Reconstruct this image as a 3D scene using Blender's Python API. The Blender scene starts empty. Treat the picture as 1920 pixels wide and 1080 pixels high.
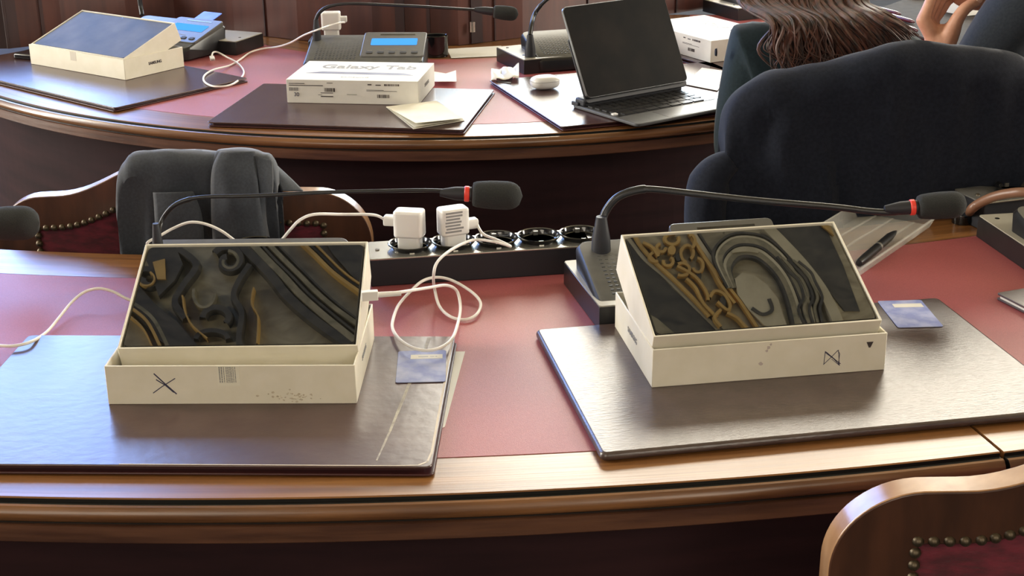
import bpy, math, random
from mathutils import Vector, Matrix, noise
random.seed(7)
SC = bpy.context.scene
COL = SC.collection
PI = math.pi
TOP = 0.76                       # desk top above the floor
# ---------------------------------------------------------------- camera
PITCH, CH, FPX, ROLL = math.radians(20.675), 0.6487, 2691.4, -0.0109
CR, SR = math.cos(ROLL), math.sin(ROLL)
def ray(px, py):
    a = (px-960)/FPX; b = (py-540)/FPX
    u = CR*a+SR*b; v = -SR*a+CR*b
    return Vector((u, math.cos(PITCH)-v*math.sin(PITCH), -math.sin(PITCH)-v*math.cos(PITCH)))
def az(px, py, z=0.0):           # point seen at a pixel, z above the desk top
    d = ray(px, py); k = (z-CH)/d.z
    return Vector((d.x*k, d.y*k, TOP+z))
def ay(px, py, Y):               # point seen at a pixel at distance Y
    d = ray(px, py); k = Y/d.y
    return Vector((d.x*k, Y, TOP+CH+d.z*k))
cam = bpy.data.cameras.new('camera'); camo = bpy.data.objects.new('camera', cam); COL.objects.link(camo)
cam.sensor_width = 36; cam.lens = 36*FPX/1920; cam.clip_start = 0.05; cam.clip_end = 60
camo.matrix_world = Matrix.Translation((0, 0, TOP+CH)) @ Matrix.Rotation(PI/2-PITCH, 4, 'X') @ Matrix.Rotation(ROLL, 4, 'Z')
SC.camera = camo
# ---------------------------------------------------------------- materials
MATS = {}
def nt(name):
    m = bpy.data.materials.new(name); m.use_nodes = True
    t = m.node_tree; b = t.nodes['Principled BSDF']
    return m, t, b
def setp(b, base=None, rough=.5, metal=0, spec=.5, coat=0, sheen=0, trans=0, ior=1.5, alpha=1, coat_rough=.1):
    if base: b.inputs['Base Color'].default_value = (*base, 1)
    b.inputs['Roughness'].default_value = rough; b.inputs['Metallic'].default_value = metal
    b.inputs['Specular IOR Level'].default_value = spec; b.inputs['Coat Weight'].default_value = coat
    b.inputs['Coat Roughness'].default_value = coat_rough
    b.inputs['Sheen Weight'].default_value = sheen; b.inputs['Transmission Weight'].default_value = trans
    b.inputs['IOR'].default_value = ior; b.inputs['Alpha'].default_value = alpha
def M(name, c1, c2=None, rough=.5, scale=(30, 30, 30), coord='Object', bump=0, bscale=None, detail=5, ramp=(.35, .65), bdist=.002, distort=0, **k):
    """procedural two tone noise material with optional bump"""
    if name in MATS: return MATS[name]
    m, t, b = nt(name); setp(b, c1, rough, **k)
    L = t.links
    tc = t.nodes.new('ShaderNodeTexCoord')
    def noi(sc):
        mp = t.nodes.new('ShaderNodeMapping'); mp.inputs['Scale'].default_value = sc
        n = t.nodes.new('ShaderNodeTexNoise'); n.inputs['Scale'].default_value = 1; n.inputs['Detail'].default_value = detail; n.inputs['Distortion'].default_value = distort
        L.new(tc.outputs[coord], mp.inputs[0]); L.new(mp.outputs[0], n.inputs['Vector']); return n
    n = noi(scale)
    r = t.nodes.new('ShaderNodeValToRGB'); r.color_ramp.elements[0].position = ramp[0]; r.color_ramp.elements[1].position = ramp[1]
    r.color_ramp.elements[0].color = (*c1, 1); r.color_ramp.elements[1].color = (*(c2 or c1), 1)
    L.new(n.outputs[0], r.inputs[0]); L.new(r.outputs[0], b.inputs['Base Color'])
    if bump:
        n2 = noi(bscale or scale); bu = t.nodes.new('ShaderNodeBump'); bu.inputs['Strength'].default_value = bump; bu.inputs['Distance'].default_value = bdist
        L.new(n2.outputs[0], bu.inputs['Height']); L.new(bu.outputs[0], b.inputs['Normal'])
    MATS[name] = m; return m
def EM(name, col, s):
    m = bpy.data.materials.new(name); m.use_nodes = True; t = m.node_tree; t.nodes.clear()
    e = t.nodes.new('ShaderNodeEmission'); e.inputs[0].default_value = (*col, 1); e.inputs[1].default_value = s
    o = t.nodes.new('ShaderNodeOutputMaterial'); t.links.new(e.outputs[0], o.inputs[0]); MATS[name] = m; return m
WOOD = M('desk_wood', (.12, .045, .014), (.31, .14, .045), .33, (3, 90, 30), 'UV', .12, (6, 240, 50), coat=.3, coat_rough=.24, ramp=(.3, .72))
WOODE = M('edge_wood', (.07, .025, .010), (.30, .135, .05), .34, (5, 70, 30), 'UV', .25, (10, 150, 50), coat=.4, coat_rough=.2, ramp=(.3, .75))
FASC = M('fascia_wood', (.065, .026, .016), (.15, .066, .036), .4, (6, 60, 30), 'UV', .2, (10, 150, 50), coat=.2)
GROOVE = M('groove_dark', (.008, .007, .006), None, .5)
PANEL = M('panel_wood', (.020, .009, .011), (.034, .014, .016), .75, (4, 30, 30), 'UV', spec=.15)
WALLW = M('wall_wood', (.052, .017, .014), (.092, .030, .022), .45, (25, 25, 3), 'Object', .1)
WALLD = M('wall_wood_dark', (.025, .012, .014), (.045, .018, .018), .5, (25, 25, 3), 'Object')
LEATH = M('red_leather', (.31, .072, .078), (.385, .098, .102), .50, (900, 900, 900), 'Object', .35, (1100, 1100, 1100), bdist=.0006, spec=.62)
PADM = M('brown_leather', (.062, .028, .027), (.078, .040, .037), .27, (60, 60, 60), 'Object', .25, (170, 420, 400), bdist=.0006, spec=.75)
PADK = M('grained_leather', (.055, .036, .034), (.075, .05, .046), .30, (60, 60, 60), 'Object', .45, (110, 520, 400), bdist=.0007, spec=.8)
PADL = M('old_leather', (.062, .032, .032), (.092, .054, .050), .28, (14, 14, 14), 'Object', .3, (70, 90, 90), bdist=.0008, detail=9, spec=.75)
PADE = M('pad_edge', (.05, .012, .014), None, .35)
EDGEW = M('worn_edge', (.62, .55, .45), None, .6)
CARD = M('cream_card', (.74, .70, .58), (.78, .74, .63), .6, (40, 40, 40), 'Object')
CARDB = M('white_card', (.76, .75, .71), (.80, .79, .75), .6, (40, 40, 40), 'Object', spec=.2)
INKB = M('ink_blue', (.05, .05, .10), None, .5)
INKG = M('ink_grey', (.28, .28, .28), None, .5)
INKL = M('ink_light', (.26, .26, .26), None, .5)
INKD = M('ink_dark', (.05, .04, .04), None, .5)
STAIN = M('stain', (.45, .38, .28), (.7, .65, .52), .7, (300, 300, 300))
PAPER = M('paper', (.80, .80, .78), (.84, .84, .82), .7, (20, 20, 20))
PAPERC = M('paper_cream', (.74, .71, .58), (.80, .77, .66), .7, (20, 20, 20))
GLASSK = M('screen_glass', (.006, .006, .006), (.010, .010, .009), .008, (6, 6, 6), spec=1.0, ior=1.7)
GLASSM = M('smudged_screen', (.002, .002, .0025), (.009, .007, .006), .4, (16, 16, 16), spec=.05)
GLASSF = M('protected_screen', (.05, .05, .045), (.11, .10, .085), .5, (14, 14, 14), spec=.25)
GREYM = M('grey_metal', (.30, .30, .29), None, .35, metal=.6)
BLACK = M('black_plastic', (.012, .012, .014), (.016, .016, .018), .32, (50, 50, 50))
BLACKG = M('black_gloss', (.008, .008, .009), None, .12, spec=.7)
BLACKM = M('black_matte', (.013, .014, .02), None, .55)
UNITG = M('unit_grey', (.10, .10, .095), (.115, .115, .11), .38, (80, 80, 80), bump=.1, bscale=(900, 900, 900), bdist=.0004)
UNITD = M('unit_dark', (.035, .036, .038), (.042, .044, .046), .6, (80, 80, 80))
UNITP = M('unit_panel', (.085, .082, .075), None, .36)
PLATE = M('mount_plate', (.36, .34, .28), None, .45)
STRIPM = M('strip_metal', (.55, .54, .50), None, .25, metal=.8)
WHITEP = M('white_plastic', (.82, .81, .78), None, .3)
WHITEC = M('white_cable', (.80, .78, .74), None, .45)
FOAM = M('foam', (.017, .019, .019), (.026, .028, .028), .95, (900, 900, 900), bump=.7, bscale=(900, 900, 900), bdist=.001)
REDR = M('red_ring', (.85, .06, .04), None, .4)
BLUEC = M('blue_card', (.07, .13, .65), (.10, .18, .75), .35, (40, 40, 40))
CARDID = M('id_card', (.24, .28, .52), (.40, .43, .62), .5, (45, 45, 45), ramp=(.4, .6), spec=.25)
VELVET = M('velvet', (.07, .004, .013), (.17, .012, .03), .85, (40, 120, 120), bump=.6, bscale=(60, 200, 200), sheen=.6)
CHAIRW = M('chair_wood', (.045, .017, .009), (.085, .032, .016), .4, (40, 40, 10), coat=.2)
CHAIRT = M('chair_wood_lit', (.30, .15, .065), (.42, .24, .12), .28, (40, 40, 10), coat=.5, coat_rough=.15)  # paler copy of the frame wood: light on the outer faces put into colour
BRASS = M('old_brass', (.14, .11, .075), (.07, .055, .035), .42, (200, 200, 200), metal=.8)
CLOTHG = M('grey_cloth', (.020, .026, .038), (.030, .037, .052), .8, (300, 300, 300), bump=.3, bscale=(1200, 1200, 1200), bdist=.0005, sheen=.25)
CLOTHN = M('navy_wool', (.0080, .0105, .0185), (.0125, .0155, .026), .9, (200, 200, 200), bump=.4, bscale=(900, 900, 900), bdist=.0006, sheen=.07, spec=.15)
CLOTHT = M('teal_cloth', (.006, .014, .019), (.009, .020, .026), .85, (200, 200, 200), sheen=.10, spec=.2)
CLOTHS = M('slate_cloth', (.014, .019, .028), (.020, .026, .036), .85, (200, 200, 200), sheen=.12, spec=.2)
SKIN = M('skin', (.62, .33, .22), (.70, .40, .28), .5, (60, 60, 60), bump=.08, bscale=(300, 300, 300))
NAIL = M('nail', (.72, .45, .36), None, .3)
HAIR = M('hair', (.012, .0045, .0035), (.095, .028, .016), .5, (110, 110, 12), sheen=.2)
HAIRD = M('dark_hair', (.02, .014, .012), None, .5)
CABLEB = M('brown_rubber', (.20, .10, .06), None, .4)
FLOORM = M('floor_carpet', (.012, .011, .014), (.02, .018, .02), .9, (8, 8, 8))
WALLP = M('plaster', (.30, .24, .17), (.36, .29, .21), .8, (2, 2, 2))
WALLDK = M('dark_drape', (.05, .035, .028), (.09, .06, .04), .8, (2, 2, .5))
CEILM = M('ceiling_paint', (.26, .21, .12), (.44, .37, .22), .8, (3.0, 5.0, 3.0), detail=8, distort=2.2)
CEILD = M('ceiling_dark', (.035, .033, .028), (.085, .075, .055), .8, (5, 9, 6), detail=8, distort=1.5)
CEILL = M('ceiling_light', (.40, .34, .20), (.58, .50, .32), .7, (5, 5, 5))
CEILG = M('ceiling_gilt', (.62, .38, .10), (.46, .28, .08), .5, (7, 7, 7))
CEILO = M('ceiling_olive', (.16, .14, .08), (.32, .27, .16), .8, (6, 9, 7), detail=8, distort=1.5)
CLEAR = bpy.data.materials.new('clear_plastic'); CLEAR.use_nodes = True
_t = CLEAR.node_tree; _t.nodes.clear(); _o = _t.nodes.new('ShaderNodeOutputMaterial'); _m = _t.nodes.new('ShaderNodeMixShader')
_a = _t.nodes.new('ShaderNodeBsdfTransparent'); _a.inputs[0].default_value = (.93, .93, .92, 1)
_g = _t.nodes.new('ShaderNodeBsdfPrincipled'); _g.inputs['Base Color'].default_value = (.85, .84, .8, 1); _g.inputs['Roughness'].default_value = .12
_f = _t.nodes.new('ShaderNodeLayerWeight'); _f.inputs[0].default_value = .14
_ma = _t.nodes.new('ShaderNodeMath'); _ma.operation = 'MULTIPLY_ADD'; _ma.inputs[1].default_value = .70; _ma.inputs[2].default_value = .05
_t.links.new(_f.outputs['Facing'], _ma.inputs[0]); _t.links.new(_ma.outputs[0], _m.inputs[0])
_t.links.new(_a.outputs[0], _m.inputs[1]); _t.links.new(_g.outputs[0], _m.inputs[2]); _t.links.new(_m.outputs[0], _o.inputs[0])
# ---------------------------------------------------------------- mesh helpers
class MB:
    def __init__(s): s.v = []; s.f = []; s.uv = {}; s.mi = []
    def add(s, vs, fs, X=None, mi=0):
        o = len(s.v)
        for p in vs:
            p = Vector(p); s.v.append(X @ p if X else p)
        for f in fs: s.f.append([i+o for i in f]); s.mi.append(mi)
        return s
    def box(s, a, b, X=None, mi=0):
        x0, y0, z0 = a; x1, y1, z1 = b
        return s.add([(x0,y0,z0),(x1,y0,z0),(x1,y1,z0),(x0,y1,z0),(x0,y0,z1),(x1,y0,z1),(x1,y1,z1),(x0,y1,z1)],
                     [(0,3,2,1),(4,5,6,7),(0,1,5,4),(1,2,6,5),(2,3,7,6),(3,0,4,7)], X, mi)
    def prism(s, pts, z0, z1, X=None, mi=0):
        n = len(pts)
        vs = [(x, y, z0) for x, y in pts]+[(x, y, z1) for x, y in pts]
        return s.add(vs, [tuple(range(n-1, -1, -1)), tuple(range(n, 2*n))]+[(i, (i+1) % n, n+(i+1) % n, n+i) for i in range(n)], X, mi)
    def lathe(s, prof, X=None, seg=32, mi=0, sx=1, sy=1):
        vs = []; fs = []; n = len(prof)
        for r, z in prof:
            for k in range(seg):
                a = 2*PI*k/seg; vs.append((r*sx*math.cos(a), r*sy*math.sin(a), z))
        for j in range(n-1):
            for k in range(seg):
                k2 = (k+1) % seg; fs.append((j*seg+k, j*seg+k2, (j+1)*seg+k2, (j+1)*seg+k))
        if prof[0][0] > 1e-6: fs.append(tuple(range(seg-1, -1, -1)))
        if prof[-1][0] > 1e-6: fs.append(tuple((n-1)*seg+k for k in range(seg)))
        return s.add(vs, fs, X, mi)
    def tube(s, pts, r, seg=10, X=None, mi=0, caps=True, flat=1):
        pts = [Vector(p) for p in pts]; n = len(pts)
        rs = r if isinstance(r, (list, tuple)) else [r]*n
        t = [(pts[min(i+1, n-1)]-pts[max(i-1, 0)]).normalized() for i in range(n)]
        up = Vector((0, 0, 1)) if abs(t[0].z) < .9 else Vector((1, 0, 0))
        nn = (up-t[0]*up.dot(t[0])).normalized(); vs = []; fs = []
        for i in range(n):
            nn = (nn-t[i]*nn.dot(t[i])); nn = nn.normalized() if nn.length > 1e-6 else t[i].orthogonal().normalized()
            bb = t[i].cross(nn)
            for k in range(seg):
                a = 2*PI*k/seg; vs.append(pts[i]+(nn*math.cos(a)*flat+bb*math.sin(a))*rs[i])
        for i in range(n-1):
            for k in range(seg):
                k2 = (k+1) % seg; fs.append((i*seg+k, i*seg+k2, (i+1)*seg+k2, (i+1)*seg+k))
        if caps: fs += [tuple(range(seg-1, -1, -1)), tuple((n-1)*seg+k for k in range(seg))]
        return s.add(vs, fs, X, mi)
    def grid(s, P, X=None, mi=0, close=False):
        ny = len(P); nx = len(P[0]); vs = [p for row in P for p in row]
        fs = [(j*nx+i, j*nx+(i+1) % nx, (j+1)*nx+(i+1) % nx, (j+1)*nx+i) for j in range(ny-1) for i in range(nx if close else nx-1)]
        return s.add(vs, fs, X, mi)
def smooth_path(P, n=8, closed=False):
    P = [Vector(p) for p in P]; out = []
    for i in range(len(P)-1):
        p0 = P[max(i-1, 0)]; p1 = P[i]; p2 = P[i+1]; p3 = P[min(i+2, len(P)-1)]
        for k in range(n):
            t = k/n
            out.append(.5*((2*p1)+(p2-p0)*t+(2*p0-5*p1+4*p2-p3)*t*t+(3*p1-p0-3*p2+p3)*t**3))
    out.append(P[-1]); return out
def link(name, mb, mats, parent=None, smooth=False, bevel=0, sub=0, solid=0, loc=None, rot=None, world=False, segs=2, ang=35):
    me = bpy.data.meshes.new(name); me.from_pydata([tuple(v) for v in mb.v], [], mb.f)
    for m in (mats if isinstance(mats, (list, tuple)) else [mats]): me.materials.append(m)
    for p, i in zip(me.polygons, mb.mi): p.material_index = i
    if mb.uv:
        uvl = me.uv_layers.new(name='UVMap')
        for lp in me.loops: uvl.data[lp.index].uv = mb.uv.get(lp.vertex_index, (0, 0))
    me.validate(); me.update()
    o = bpy.data.objects.new(name, me); COL.objects.link(o)
    if parent:
        o.parent = parent
        if world:
            q = parent; L = Vector((0, 0, 0))
            o.matrix_parent_inverse = WM[parent].inverted()
    if loc: o.location = loc
    if rot: o.rotation_euler = rot
    WM[o] = (WM.get(parent, Matrix()) if parent and not world else Matrix()) @ o.matrix_basis
    if bevel:
        b = o.modifiers.new('bevel', 'BEVEL'); b.width = bevel; b.segments = segs; b.limit_method = 'ANGLE'; b.angle_limit = math.radians(40)
    if solid:
        b = o.modifiers.new('solid', 'SOLIDIFY'); b.thickness = solid; b.offset = 0
    if sub:
        b = o.modifiers.new('sub', 'SUBSURF'); b.levels = sub; b.render_levels = sub
    if smooth or bevel:
        for p in me.polygons: p.use_smooth = True
        if bevel or not sub:
            try: me.set_sharp_from_angle(angle=math.radians(ang if not bevel else 50))
            except Exception: pass
    return o
WM = {}
def tag(o, label, cat, group=None, kind=None):
    o['label'] = label; o['category'] = cat
    if group: o['group'] = group
    if kind: o['kind'] = kind
    return o
def thing(name, label, cat, loc=(0, 0, 0), rz=0, group=None, rot=None):
    o = bpy.data.objects.new(name, None); COL.objects.link(o); o.empty_display_size = .02
    o.location = loc; o.rotation_euler = rot or (0, 0, rz)
    WM[o] = o.matrix_basis.copy()
    return tag(o, label, cat, group)
def struct(name, mb, mats, **k):
    o = link(name, mb, mats, **k); o['kind'] = 'structure'; return o
def poly2(pts, z=0):             # flat polygon helper
    return [(x, y) for x, y in pts]
def rrect(x0, y0, x1, y1, r, n=6):
    out = []
    for cx, cy, a0 in ((x1-r, y0+r, -PI/2), (x1-r, y1-r, 0), (x0+r, y1-r, PI/2), (x0+r, y0+r, PI)):
        for k in range(n+1):
            a = a0+PI/2*k/n; out.append((cx+r*math.cos(a), cy+r*math.sin(a)))
    return out
def text_part(name, txt, size, mat, parent, X, thick=.0002, sx=1, bold=0, align='CENTER'):
    cu = bpy.data.curves.new(name, 'FONT'); cu.body = txt; cu.size = size; cu.align_x = align; cu.align_y = 'CENTER'; cu.extrude = thick; cu.offset = bold
    t = bpy.data.objects.new('tmp', cu); COL.objects.link(t)
    bpy.context.view_layer.update()
    me = bpy.data.meshes.new_from_object(t.evaluated_get(bpy.context.evaluated_depsgraph_get()))
    bpy.data.objects.remove(t); bpy.data.curves.remove(cu)
    me.name = name; me.materials.clear(); me.materials.append(mat)
    me.transform(X @ Matrix.Diagonal((sx, 1, 1, 1)))
    o = bpy.data.objects.new(name, me); COL.objects.link(o); o.parent = parent; return o
def frontface(x, z, y=-.0004):   # matrix: text plane facing -Y at (x, z)
    return Matrix.Translation((x, y, z)) @ Matrix.Rotation(PI/2, 4, 'X')
def skin_mesh(J, E, root, levels=2):
    """one continuous surface grown around a skeleton: J name -> (pos, rx[, ry])"""
    names = list(J); idx = {n: i for i, n in enumerate(names)}
    me = bpy.data.meshes.new('sk'); me.from_pydata([tuple(J[n][0]) for n in names], [(idx[a], idx[b]) for a, b in E], [])
    o = bpy.data.objects.new('sk', me); COL.objects.link(o)
    o.modifiers.new('skin', 'SKIN').use_smooth_shade = True
    for n in names:
        d = me.skin_vertices[0].data[idx[n]]; r = J[n][1:]; d.radius = (r[0], r[-1]); d.use_root = (n == root)
    s = o.modifiers.new('sub', 'SUBSURF'); s.levels = levels; s.render_levels = levels
    bpy.context.view_layer.update()
    out = bpy.data.meshes.new_from_object(o.evaluated_get(bpy.context.evaluated_depsgraph_get()))
    bpy.data.objects.remove(o); bpy.data.meshes.remove(me)
    for p in out.polygons: p.use_smooth = True
    return out
def link_mesh(name, me, mat, parent, world=True):
    me.name = name; me.materials.clear(); me.materials.append(mat)
    o = bpy.data.objects.new(name, me); COL.objects.link(o)
    if parent:
        o.parent = parent
        if world: o.matrix_parent_inverse = WM[parent].inverted()
    return o
# ---------------------------------------------------------------- the desks (curved rows)
def sweep(c, prof, a0, a1, n=96, matmap=None):
    """profile of (r, z) swept round centre c; angles from -Y axis"""
    mb = MB(); m = len(prof); L = [0]
    for i in range(1, m): L.append(L[-1]+math.hypot(prof[i][0]-prof[i-1][0], prof[i][1]-prof[i-1][1]))
    for i in range(n+1):
        a = a0+(a1-a0)*i/n
        for j, (r, z) in enumerate(prof):
            mb.uv[len(mb.v)] = (a*prof[0][0], L[j]); mb.v.append(Vector((c[0]+r*math.sin(a), c[1]-r*math.cos(a), TOP+z)))
    for i in range(n):
        for j in range(m-1):
            mb.f.append([i*m+j, i*m+j+1, (i+1)*m+j+1, (i+1)*m+j]); mb.mi.append(matmap[j] if matmap else 0)
    mb.f.append([j for j in range(m)][::-1]); mb.mi.append(matmap[0] if matmap else 0)
    mb.f.append([n*m+j for j in range(m)]); mb.mi.append(matmap[0] if matmap else 0)
    return mb
def desk(label, c, R, a0, a1, gap=.0015):
    rb, lb, lf, g = R            # wood back, leather back, leather front, groove radius
    t = thing('curved_desk', label, 'desk', (c[0], c[1]-g, 0))
    def L(name, mb, m, **k): return link(name, mb, m, t, world=True, **k)
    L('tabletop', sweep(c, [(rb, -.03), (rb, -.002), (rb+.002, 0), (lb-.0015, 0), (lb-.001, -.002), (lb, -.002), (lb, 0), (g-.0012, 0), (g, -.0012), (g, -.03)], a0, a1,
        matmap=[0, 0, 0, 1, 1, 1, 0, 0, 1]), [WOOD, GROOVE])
    L('leather_inlay', sweep(c, [(lb+.0005, -.002), (lb+.001, .0006), (lf-.0005, .0006), (lf, -.002)], a0+.0002, a1-.0002), LEATH)
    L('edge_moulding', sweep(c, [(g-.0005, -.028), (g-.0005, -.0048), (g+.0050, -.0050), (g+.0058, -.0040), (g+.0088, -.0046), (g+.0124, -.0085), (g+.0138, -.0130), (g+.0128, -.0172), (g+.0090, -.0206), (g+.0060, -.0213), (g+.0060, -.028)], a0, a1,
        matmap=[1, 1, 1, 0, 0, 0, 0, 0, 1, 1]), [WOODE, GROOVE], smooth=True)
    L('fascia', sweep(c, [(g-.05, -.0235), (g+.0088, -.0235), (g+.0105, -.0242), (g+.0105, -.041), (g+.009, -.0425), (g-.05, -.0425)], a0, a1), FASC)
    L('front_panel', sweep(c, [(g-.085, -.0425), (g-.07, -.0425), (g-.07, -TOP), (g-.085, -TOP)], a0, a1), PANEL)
    return t
CN = (-.235, 4.50); CF = (-.133, 3.76)
seam = math.atan2(.735-CN[0], CN[1]-1.35)
pS = az(1868, 838); aS = math.atan2(pS.x-CN[0], CN[1]-pS.y)
RN = (2.648, 2.742, 3.253, 3.325)
desk('foreground curved wooden desk with red leather inlay, holding the two propped tablets', CN, RN, -.40, aS-.0006)
desk('end section of the foreground desk past the joint, at the right edge', CN, (2.648, 2.742, 3.253, 3.3262), aS+.0006, .62)
desk('curved wooden desk of the row behind, under the small box, laptop and paper', CF, (.34, .60, 1.19, 1.276), -1.12, 1.45)
# ---------------------------------------------------------------- desk pads
def pad(label, corners_px, mat, th=.006, W=None, layers=1, group=None, z0=.0, rad=.006, seam_in=True, PX=None, pose=None, name='desk_pad'):
    x, y, rz, w, d = pose
    t = thing(name, label, 'desk pad', (x, y, TOP+.0012+z0), rz, group)
    if layers == 1:
        link('cover', MB().prism(rrect(0, 0, w, d, rad), 0, th), mat, t, bevel=th*.42, segs=3)
    else:
        link('back_cover', MB().prism(rrect(.002, -.003, w+.002, d, rad), 0, .0022), PADE, t, bevel=.0008)
        link('filling', MB().prism(rrect(.006, .006, w-.006, d-.006, rad), .0022, th-.0022), PAPER if layers == 3 else PADE, t)
        link('cover', MB().prism(rrect(0, 0, w, d, rad), th-.0024, th), mat, t, bevel=.0009)
    return t
# right near pad  (front left corner 1135,862 / back left 1003,622 / back right 1765,560)
p1 = pad('dark grained leather desk pad under the right-hand propped tablet', None, PADK, th=.009, pose=(.084, 1.236, .178, .505, .325), rad=.008)
p2 = pad('worn brown leather folder under the left-hand propped tablet, pale crease near its right edge', None, PADL, th=.009, layers=2, pose=(-.5776, 1.232, -.036, .50, .322), rad=.007, name='desk_folder')
# worn corner, pale crease and scuffs on the left folder
mb = MB()
cr = [(.4703, .3034+.014), (.4684, .2832), (.4593, .1803), (.4545, .1137), (.4518, .0745), (.4485, .0384), (.446, .0116)]
for (xa, ya), (xb, yb), w in zip(cr[:-1], cr[1:], (.002, .0018, .0016, .0013, .0011, .0008)):
    mb.prism([(xa-w, ya), (xb-w, yb), (xb+w, yb), (xa+w, ya)][::-1], .0089, .00925)
link('pale_crease', mb, M('crease', (.40, .36, .28), (.22, .19, .16), .5, (120, 120, 120)), p2)['label'] = 'pale worn crease'
mb = MB()
edge = [(.4985, .315), (.4985, .2), (.4985, .1), (.4985, .03), (.496, .010), (.488, .0025), (.47, .0012), (.40, .001), (.2, .001)]
for (xa, ya), (xb, yb) in zip(edge[:-1], edge[1:]):
    d = Vector((xb-xa, yb-ya)).normalized(); n = Vector((d.y, -d.x))*(.0022 if xa > .49 else .0012)
    mb.prism([(xa, ya), (xb, yb), (xb+n.x, yb+n.y), (xa+n.x, ya+n.y)][::-1], .0088, .0092)
link('worn_edge', mb, EDGEW, p2)['label'] = 'edge rubbed pale'
# white paper slipping out of the folder
t = thing('paper_sheet', 'white printed sheet sticking out from under the left leather folder', 'paper', (0, 0, TOP+.001))
q = [az(872, 659, .001), az(834, 800, .001), az(800, 815, .001), az(800, 659, .001)]
link('sheet', MB().prism([(a.x, a.y) for a in q], TOP+.0008, TOP+.0011), PAPER, t, world=True)
# far pads
def pose_from(fl, fr, z=.004):
    a = az(*fl, z); b = az(*fr, z); return (a.x, a.y, math.atan2(b.y-a.y, b.x-a.x), (b-a).length)
def farpad(label, fl, fr, d, w=None, **k):
    x, y, r, ww = pose_from(fl, fr); return pad(label, None, k.pop('mat', PADM), th=.008, layers=2, pose=(x, y, r, w or ww, d), name='desk_folder', **k)
farpad('brown leather folder under the small tablet box at far left', (0-115, 128), (216, 207), .33)
farpad('brown leather folder under the closed box with a printed lid', (388, 234), (868, 249), .325)
q = az(1052, 243, .004); q2 = az(917, 155, .004)
r3 = math.atan2(-(q2.x-q.x), (q2.y-q.y))
pad('brown leather folder under the earbud case and the keyboard tablet', None, PADM, th=.008, layers=2, pose=(q.x, q.y, r3, .50, (q2-q).length), name='desk_folder')
# ---------------------------------------------------------------- boxes with tablets
def open_box(W, D, H, t=.002, floor=.002):
    mb = MB()
    o = [(0, 0), (W, 0), (W, D), (0, D)]; i = [(t, t), (W-t, t), (W-t, D-t), (t, D-t)]
    vs = [(x, y, 0) for x, y in o]+[(x, y, H) for x, y in o]+[(x, y, H) for x, y in i]+[(x, y, floor) for x, y in i]
    fs = [(3, 2, 1, 0)]
    for k in range(4):
        l = (k+1) % 4
        fs += [(k, l, 4+l, 4+k), (4+k, 4+l, 8+l, 8+k), (8+k, 8+l, 12+l, 12+k)]
    fs.append((12, 13, 14, 15)); return mb.add(vs, fs)
BW, BD, BH = .264, .177, .0444
def stroke(pts, w, y=-.0003):
    mb = MB()
    for (xa, za), (xb, zb) in zip(pts[:-1], pts[1:]):
        d = Vector((xb-xa, zb-za)).normalized(); n = Vector((-d.y, d.x))*w/2
        P = [(xa+n.x, za+n.y), (xb+n.x, zb+n.y), (xb-n.x, zb-n.y), (xa-n.x, za-n.y)]
        vs = [(a, y, b) for a, b in P]+[(a, .0002, b) for a, b in P]
        mb.add(vs, [(3, 2, 1, 0), (4, 5, 6, 7), (0, 1, 5, 4), (1, 2, 6, 5), (2, 3, 7, 6), (3, 0, 4, 7)])
    return mb
def merge(*ms):
    r = MB()
    for m in ms: r.add(m.v, m.f)
    return r
def tray(label, pose, z=.0104):
    t = thing('box_tray', label, 'box', (pose[0], pose[1], TOP+z), pose[2])
    link('tray_walls', open_box(BW, BD, BH), CARD, t, bevel=.0006, segs=1)
    return t
def lid_and_tablet(x, y, z, rz, tilt, lab1, lab2, glass=GLASSK, depth=.056, w=.256, d=.170):
    rot = Matrix.Rotation(rz, 4, 'Z') @ Matrix.Rotation(tilt, 4, 'X')
    e = rot.to_euler()
    X = Matrix.Translation((x, y, TOP+z)) @ rot
    b = X @ Vector((0, 0, -depth))
    t = thing('inner_box', lab1, 'box', b, rot=e)
    link('box_shell', open_box(w, d, depth, .0022, depth-.0095), CARD, t, bevel=.0006, segs=1)
    c = X @ Vector((.0038, .0035, -.0092))
    g = thing('tablet', lab2, 'tablet', c, rot=e)
    W2, D2 = w-.0076, d-.007
    link('case_back', MB().prism(rrect(0, 0, W2, D2, .006), 0, .0070), M('tablet_rim', (.03, .03, .03), None, .25, metal=.5), g, bevel=.0015)
    link('screen', MB().prism(rrect(.0012, .0012, W2-.0012, D2-.0012, .005), .0068, .0078), glass, g)
    mb = MB().lathe([(.0018, .0078), (.0015, .0080), (0, .0080)], Matrix.Translation((W2*.47, D2-.0035, 0)), 14)
    link('camera_lens', mb, BLACKG, g)
    return t, g
HK = .9843                        # the trays stand on pads: nearer the eye by the pad's thickness
def hom(x, y, z): return (x*HK, y*HK, CH-HK*(CH-z))
TA = tray('white open tablet box tray with a pen-drawn cross and a sticker on its front', (-.4292*HK, 1.3824*HK, -.0179), .0102)
TB = tray('white open tablet box tray with a scribbled bow-tie mark on its front', (.1495*HK, 1.4096*HK, .1551), .0102)
TA.scale = TB.scale = (HK, HK, HK)
lid_and_tablet(*hom(-.4208, 1.408, .0535), .004, .383, 'white inner box leaning in the left foreground tray', 'black-screened tablet propped up in the box on the left, cable plugged in its right side', depth=.054, w=.256*HK, d=.170*HK)
lid_and_tablet(*hom(.1505, 1.4131, .058), .160, .395, 'white inner box leaning in the right foreground tray', 'black-screened tablet propped up in the box on the right, showing golden ornament', depth=.054, w=.257*HK, d=.167*HK)
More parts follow.
